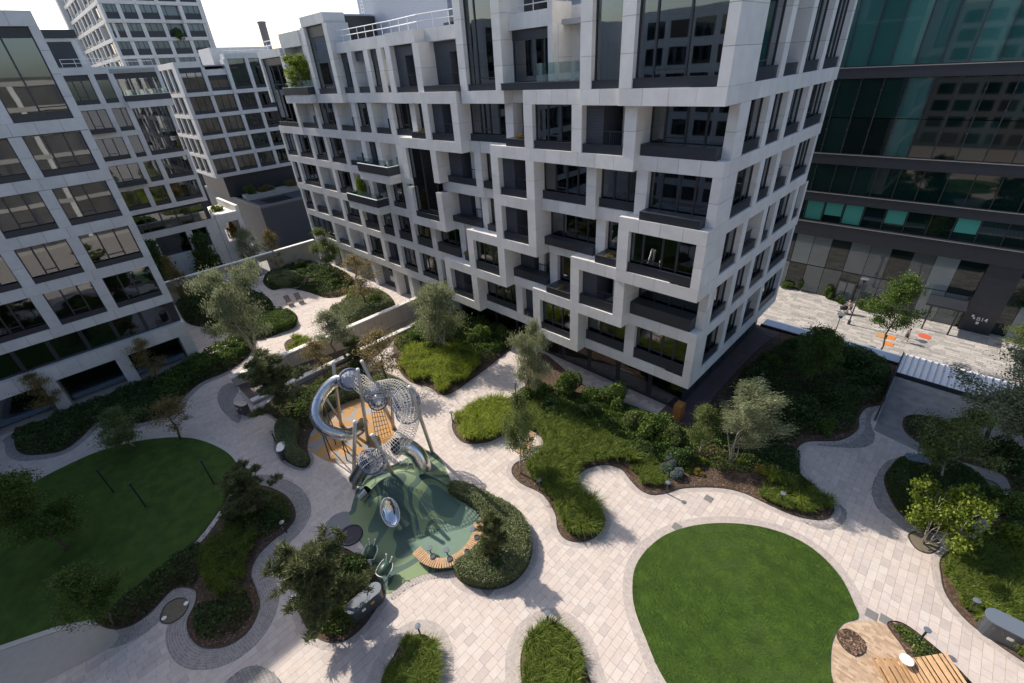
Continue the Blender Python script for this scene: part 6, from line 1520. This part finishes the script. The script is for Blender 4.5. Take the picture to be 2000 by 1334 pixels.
# --- shrubs one by one
for mat, px, py, rad, h, lb_, v in [
 (LF_MID, 1060, 775, 1.2, 1.7, 'green shrub between entrance willow and dark glazing', 2), (LF_MID, 1155, 790, 1.3, 1.5, 'yellowish shrub under the dark glazing', 3), (LF_BIRCH, 1240, 838, 1.3, 1.6, 'pale green shrub in the middle of the planted bed', 0), (LF_BIRCH, 1310, 868, 1.2, 1.5, 'pale green feathery shrub above the blue spruces', 1), (LF_MID, 1180, 838, 1.1, 1.1, 'low green shrub at the upper edge of the meadow grass', 1), (LF_MID, 1220, 880, 1.0, 1.0, 'low green shrub above the curved paved bay', 2), (LF_DARK, 1260, 885, .9, .9, 'small dark shrub above the blue spruces', 0),
 (LF_MID, 1115, 768, 1.5, 2.3, 'rounded green shrub against the dark ground floor glazing', 0), (LF_MID, 1200, 792, 1.6, 1.9, 'bright topped shrub below the lowest corner window box', 1), (LF_DARK, 1080, 805, 1.5, 1.6, 'dark shrub at the top of the meadow grass', 0), (LF_DARK, 1150, 822, 1.3, 1.5, 'dark shrub left of the pale spruce', 1),
 (LF_MID, 1280, 855, 1.8, 2.0, 'broad green shrub left of the wind bent willow', 2), (LF_DARK, 1330, 905, 1.2, 1.2, 'dark shrub behind the blue spruces', 2), (LF_MID, 1395, 830, 1.2, 1.4, 'green shrub at the corner of the white block', 3),
 (LF_DARK, 1530, 815, 2.2, 1.9, 'large dark rounded shrub behind the wind bent willow', 3), (LF_MID, 1450, 770, 1.0, 1.4, 'green shrub beside the dark side path', 0), (LF_DARK, 1590, 690, 2.0, 2.4, 'tall dark shrub by the glass ledge', 0), (LF_DARK, 1650, 720, 2.0, 2.0, 'dark shrub in front of the glass ledge', 1), (LF_DARK, 1700, 745, 1.7, 1.6, 'dark shrub beside the canopy fence', 2), (LF_DARK, 1620, 790, 1.8, 1.6, 'dark shrub at the back of the shaded right bed', 3), (LF_MID, 1610, 840, 1.1, .9, 'grey green shrub at the edge of the shaded path', 1),
 (LF_MID, 870, 665, 1.7, 2.6, 'tall green shrub beside the silver tree', 0), (LF_MID, 940, 672, 1.5, 2.0, 'bushy green shrub left of the entrance', 1), (LF_MID, 985, 665, 1.2, 1.9, 'yellow green shrub at the entrance path edge', 2), (LF_DARK, 850, 690, 1.2, 1.3, 'dark shrub at the foot of the silver tree', 1), (LF_DARK, 905, 705, 1.2, 1.2, 'dark shrub behind the lime grass', 2),
 (LF_MID, 1030, 785, 1.1, 1.4, 'green shrub at the foot of the entrance willow', 3), (LF_MID, 1500, 720, 1.2, 1.6, 'shaded green shrub at the end of the dark side path', 2),
 (LF_DARK, 480, 1010, 1.3, 1.3, 'dark shrub under the shaded pine', 0), (LF_DARK, 545, 1015, 1.0, .8, 'dark low shrub at the corner of the shaded bed', 1), (LF_DARK, 700, 1140, 1.4, 1.7, 'dark shrub at the right foot of the big pine', 2), (LF_YELLOW, 630, 1190, .9, .8, 'yellow green shrub at the left foot of the big pine', 0),
 (LF_DARK, 975, 1120, .9, 1.1, 'dark shrub inside the round hedge', 2), (LF_AUTUMN, 962, 1088, .9, 1.5, 'reddish green bushy shrub inside the round hedge', 0),
 (LF_MID, 735, 600, 1.3, 1.6, 'green shrub under the autumn tree of the far garden', 1), (LF_LIME, 690, 580, 1.0, .7, 'lime mound beside the far terrace', 0), (LF_MID, 655, 560, 1.3, 1.3, 'green shrub right of the far garden hedge', 2), (LF_DARK, 590, 528, 1.4, 1.5, 'dark shrub against the court wall', 3), (LF_MID, 460, 625, 1.5, 1.8, 'green shrub at the foot of the large pale willow', 3),
 (LF_MID, 1960, 1000, 1.3, 1.5, 'leafy shrub at the right edge beyond the maple', 1), (LF_YELLOW, 1975, 1068, 1.0, 1.3, 'yellow green shrub at the right edge by the tussocks', 1), (LF_DARK, 1880, 845, 1.2, 1.1, 'dark shrub in the shaded bed at the right', 0), (LF_DARK, 1960, 905, 1.5, 1.5, 'dark shrub at the right edge in shade', 1),
 (LF_GOLD, 1345, 908, .45, .5, 'golden yellow dwarf shrub beside the blue spruces', 0), (LF_GOLD, 1362, 925, .5, .42, 'bright yellow dwarf shrub on the mulch', 1), (LF_YELLOW, 1345, 922, .38, .4, 'yellow green dwarf shrub between the spruces and the mulch', 2), (LF_YELLOW, 1372, 905, .45, .5, 'lime dwarf shrub at the foot of the willow', 3), (LF_GOLD, 1488, 920, .55, .5, 'straw coloured dwarf shrub at the right end of the mulch', 2), (LF_YELLOW, 1448, 905, .4, .45, 'small yellow green shrub on the mulch right of the willow trunk', 1)]:
    shrub(mat, px, py, rad, h, lb_, v)
for px, py, lb_ in [(1312, 903, 'blue dwarf spruce, topmost of the cluster by the mulch'), (1298, 920, 'blue dwarf spruce, left of the cluster by the mulch'), (1325, 930, 'blue dwarf spruce, lowest of the cluster by the mulch'), (1495, 885, 'blue dwarf spruce right of the wind bent willow'), (1470, 880, 'blue dwarf spruce behind the willow trunk'), (1110, 825, 'pale blue spruce in the grass below the dark glazing'), (1122, 830, 'second pale blue spruce in the grass below the dark glazing'), (845, 700, 'blue spruce under the silver tree'), (862, 706, 'smaller blue spruce under the silver tree')]:
    shrub(LF_BLUE, px, py, .62, .62, lb_, hash_seed(lb_) % 3, name='dwarf_spruce', cat='spruce')
for k, (px, py, h, lb_) in enumerate([(1505, 940, 1.0, 'large dark tussock at the right end of the mulch'), (1540, 960, .9, 'tussock behind the tip of the right bed'), (1590, 975, .8, 'bright tussock near the path corner'), (1560, 985, .8, 'tussock at the lower edge of the right bed'), (1255, 945, .6, 'tussock at the left end of the mulch'), (1282, 948, .5, 'small tussock beside the casting bollard'), (1940, 1225, 1.0, 'big tussock left of the right edge bin'), (1915, 1195, .9, 'tussock above the right edge bin'), (1870, 1150, .8, 'straw tussock at the path edge on the right'), (1885, 1110, .9, 'tussock below the maple'), (1965, 1190, 1.0, 'tussock at the right edge beside the bin'), (1085, 1330, .6, 'pale tussock in the bottom centre bed'), (585, 672, .8, 'lime tussock beside the ramp wall')]):
    tuft(px, py, h, LF_GRASS if k % 3 else LF_LIME, lb_, k % 3)
# --- trees
tree('willow', 497, 688, (480, 515), 'large pale willow in the far garden before the court wall', wide=.85, variant=0)
tree('birch', 646, 536, (612, 452), 'slim pale tree in a round pit before the far end of the white block', variant=0)
tree('sparse', 716, 606, (702, 498), 'tan leaved autumn tree in the bed above the ramp wall', wide=1.3, variant=0)
tree('sparse', 552, 552, (515, 452), 'thin tan tree rising beside the court wall', wide=.7, variant=1)
tree('sparse', 375, 610, (338, 500), 'thin tan tree before the left end of the court wall', wide=.6, variant=2)
tree('olive', 657, 692, (632, 612), 'olive toned tree between the two ramp walls', wide=1.4, variant=0)
tree('sparse', 634, 742, (600, 668), 'sparse yellowish tree by the ramp parapet', wide=1.4, variant=1)
tree('sparse', 757, 752, (748, 648), 'small dark twiggy tree right of the net balls', wide=1.5, variant=2)
tree('silver', 868, 688, (852, 555), 'silver leaved tree before the lowest projecting boxes', wide=.9, variant=1)
tree('willow', 1042, 782, (1052, 636), 'pale willow at the corner of the entrance path', wide=.52, variant=1)
tree('birch', 1017, 925, (1018, 775), 'small tree in a mulch circle beside the wave lounger', wide=.58, variant=1)
tree('wind', 1424, 905, (1490, 765), 'willow with pale branches bent by wind right of the mulch', wide=.6, variant=0)
tree('birch', 1368, 892, (1362, 795), 'slender birch left of the wind bent willow', wide=.9, variant=2)
tree('street', 1578, 765, (1575, 640), 'dark green tree beside the glass ledge', wide=.85, variant=1)
tree('birch', 1828, 950, (1880, 800), 'wide airy tree rising from the dark hedge mound', wide=1.0, variant=0)
tree('maple', 1805, 1062, (1840, 945), 'sunlit yellow green maple in the oval pit on the right', wide=.72, variant=0)
tree('olive', 1925, 860, (1925, 660), 'tall grey green tree in front of the canopy', wide=1.3, variant=1)
tree('olive', 1990, 905, (2000, 720), 'grey tree cut by the right edge beside the canopy', wide=1.2, variant=0)
tree('street', 1715, 692, (1760, 545), 'street tree with spreading crown on the plaza', z=-5, wide=.75, variant=0)
tree('birch', 1985, 700, (1980, 610), 'street tree at the far right edge of the plaza', z=-5, wide=1.2, variant=1)
tree('birch', 262, 872, (240, 795), 'left of two small trees by the shaded lawn', wide=1.7, variant=0)
tree('sparse', 352, 858, (318, 783), 'right of two small trees by the shaded lawn', wide=1.8, variant=1)
tree('dark', 130, 1075, (100, 890), 'tall shaded tree standing in the dark lawn at the left', wide=.95, variant=0)
tree('dark', 225, 1222, (200, 1075), 'dark leafy tree at the lower edge of the shaded lawn', wide=1.0, variant=1)
tree('sparse', 318, 752, (295, 655), 'thin twiggy tree against the left block ground floor', wide=1.0, variant=0)
tree('sparse', 118, 812, (85, 722), 'thin twiggy tree by the piers of the left block', wide=1.4, variant=2)
tree('conifer', 345, 590, (330, 470), 'dark conifer behind the court wall at the left', z=-5, wide=1.0, variant=0)
tree('conifer', 425, 562, (410, 458), 'dark conifer behind the court wall near the terrace box', z=-5, wide=1.0, variant=0)
tree('olive', 503, 535, (488, 445), 'tree behind the court wall under the dark podium', z=-5, wide=.9, variant=1)
pine(660, 1185, (645, 1035), 'large sunlit pine in the bed beside the play surface', 1.15, 0)
pine(515, 1000, (512, 902), 'shaded dark pine above the corner of the left bed', 1.2, 1)
pine(572, 805, (540, 690), 'pine at the near end of the ramp parapet', 1.2, 1)
pine(700, 712, (695, 655), 'small pine by the ramp parapet behind the net balls', 1.2, 0)
pine(962, 1100, (962, 1020), 'bushy young pine inside the round hedge', .75, 2)
# balcony plants, terrace climber, street shrubs, podium roof planting
def plant_at(name, label, loc, mat, rad, h, v=0):
    t = thing(name, label, 'plant', loc); a, b = shrub_proto(mat, v)
    for nm, me_ in (('stem', a), ('foliage', b)): o = link(nm, me_, t); o.scale = (rad, rad, h)
    return t
t = thing('balcony_tree', 'small yellow green tree in a planter on the top left balcony', 'tree', (-59.2, 27.0, F6)); a, b = tree_proto('maple', 0)
for nm, me_ in (('trunk', a), ('crown', b)): o = link(nm, me_, t); o.scale = (.75, .75, .78)
m = MB(); m.box(-1.0, -.35, 0, 1.0, .35, .75); m.build('planter', BIN_TOP, t)
cl = thing('climbing_plant', 'yellow leaved climber in a grey planter on the top terrace', 'plant', (-19.9, 28.0, F6)); r = np.random.default_rng(3); q = np.stack([r.uniform(-.75, .75, 2600), r.normal(0, .12, 2600), 1.0+2.9*r.random(2600)**.6], 1)
link('foliage', fast_mesh('foliage', leaves(q, .05, r), 4, LF_GOLD), cl)
m = MB()
for k in range(9): m.tube([(-.6+k*.15, 0, .8), (-.7+k*.17, .05, 3.4)], .018, 5)
m.build('stem', BARK, cl); m = MB(); m.box(-.8, -.35, .45, .8, .3, 1.35); m.build('planter', M('concrete_planter', (.17, .19, .21), .6, var=.15), cl)
plant_at('balcony_plant', 'green plant on the lower jutting balcony of the long front', (-50.2, 26.0, F3+.5), LF_YELLOW, .8, 2.4)
for k, (u, z) in enumerate([(-21.2, F2+.45), (-32.7, F2+.8), (-16.8, F3+.5), (-25.1, F5+.5), (-37.0, F5+.5)]):
    plant_at('ledge_planting', ['rust coloured plants in the ledge planter below the second storey window', 'dry plants in the ledge planter of the deep recess', 'sparse plants in the ledge planter beside the corner box', 'dry plants in the upper ledge planter right of centre', 'pale plants in the upper ledge planter left of centre'][k], (u, YP-.9, z), LF_AUTUMN, .55, .35, k % 2)
for k, (px, py, rad, h, lb_) in enumerate([(1537, 560, 1.2, 1.0, 'low green shrub by the office front beside the white block'), (1560, 566, .7, 1.5, 'dark cone shrub left of the wooden office door'), (1616, 582, .8, 1.8, 'cone shaped conifer right of the wooden office door'), (1640, 590, 1.0, .9, 'yellow green shrub by the office front near the pram'), (1682, 602, 1.2, 1.1, 'green shrub by the office front right of the lamp'), (1700, 606, 1.1, 1.0, 'bright shrub by the office front beside the street tree')]):
    shrub(LF_MID if k % 2 == 0 else LF_DARK, px, py, rad, h, lb_, k % 3, z=-5)
plant_at('roof_planting', 'olive planting on the roof planter of the dark podium', (-102.7, 33, 5.2), LF_AUTUMN, 2.0, 1.2); plant_at('roof_planting', 'green bush at the near end of the podium roof planter', (-102.7, 29.5, 5.2), LF_MID, 1.6, 1.8); plant_at('roof_planting', 'brown green bush at the far end of the podium roof planter', (-102.7, 38, 5.2), LF_AUTUMN, 2.2, 1.2, 1)
plant_at('terrace_planting', 'yellow green planting in the boxed roof terrace', (-93, 20.5, 5.4), LF_YELLOW, 1.4, 1.0)
plant_at('terrace_planting', 'golden shrub inside the terrace box opening', (-92, 21.6, .5), LF_GOLD, 1.1, 3.0, 1)
plant_at('tower_balcony_plant', 'dark green plant hanging from a balcony of the far tower', (-149.4, 39.6, 33.8), LF_DARK, 1.6, 2.4, 1)
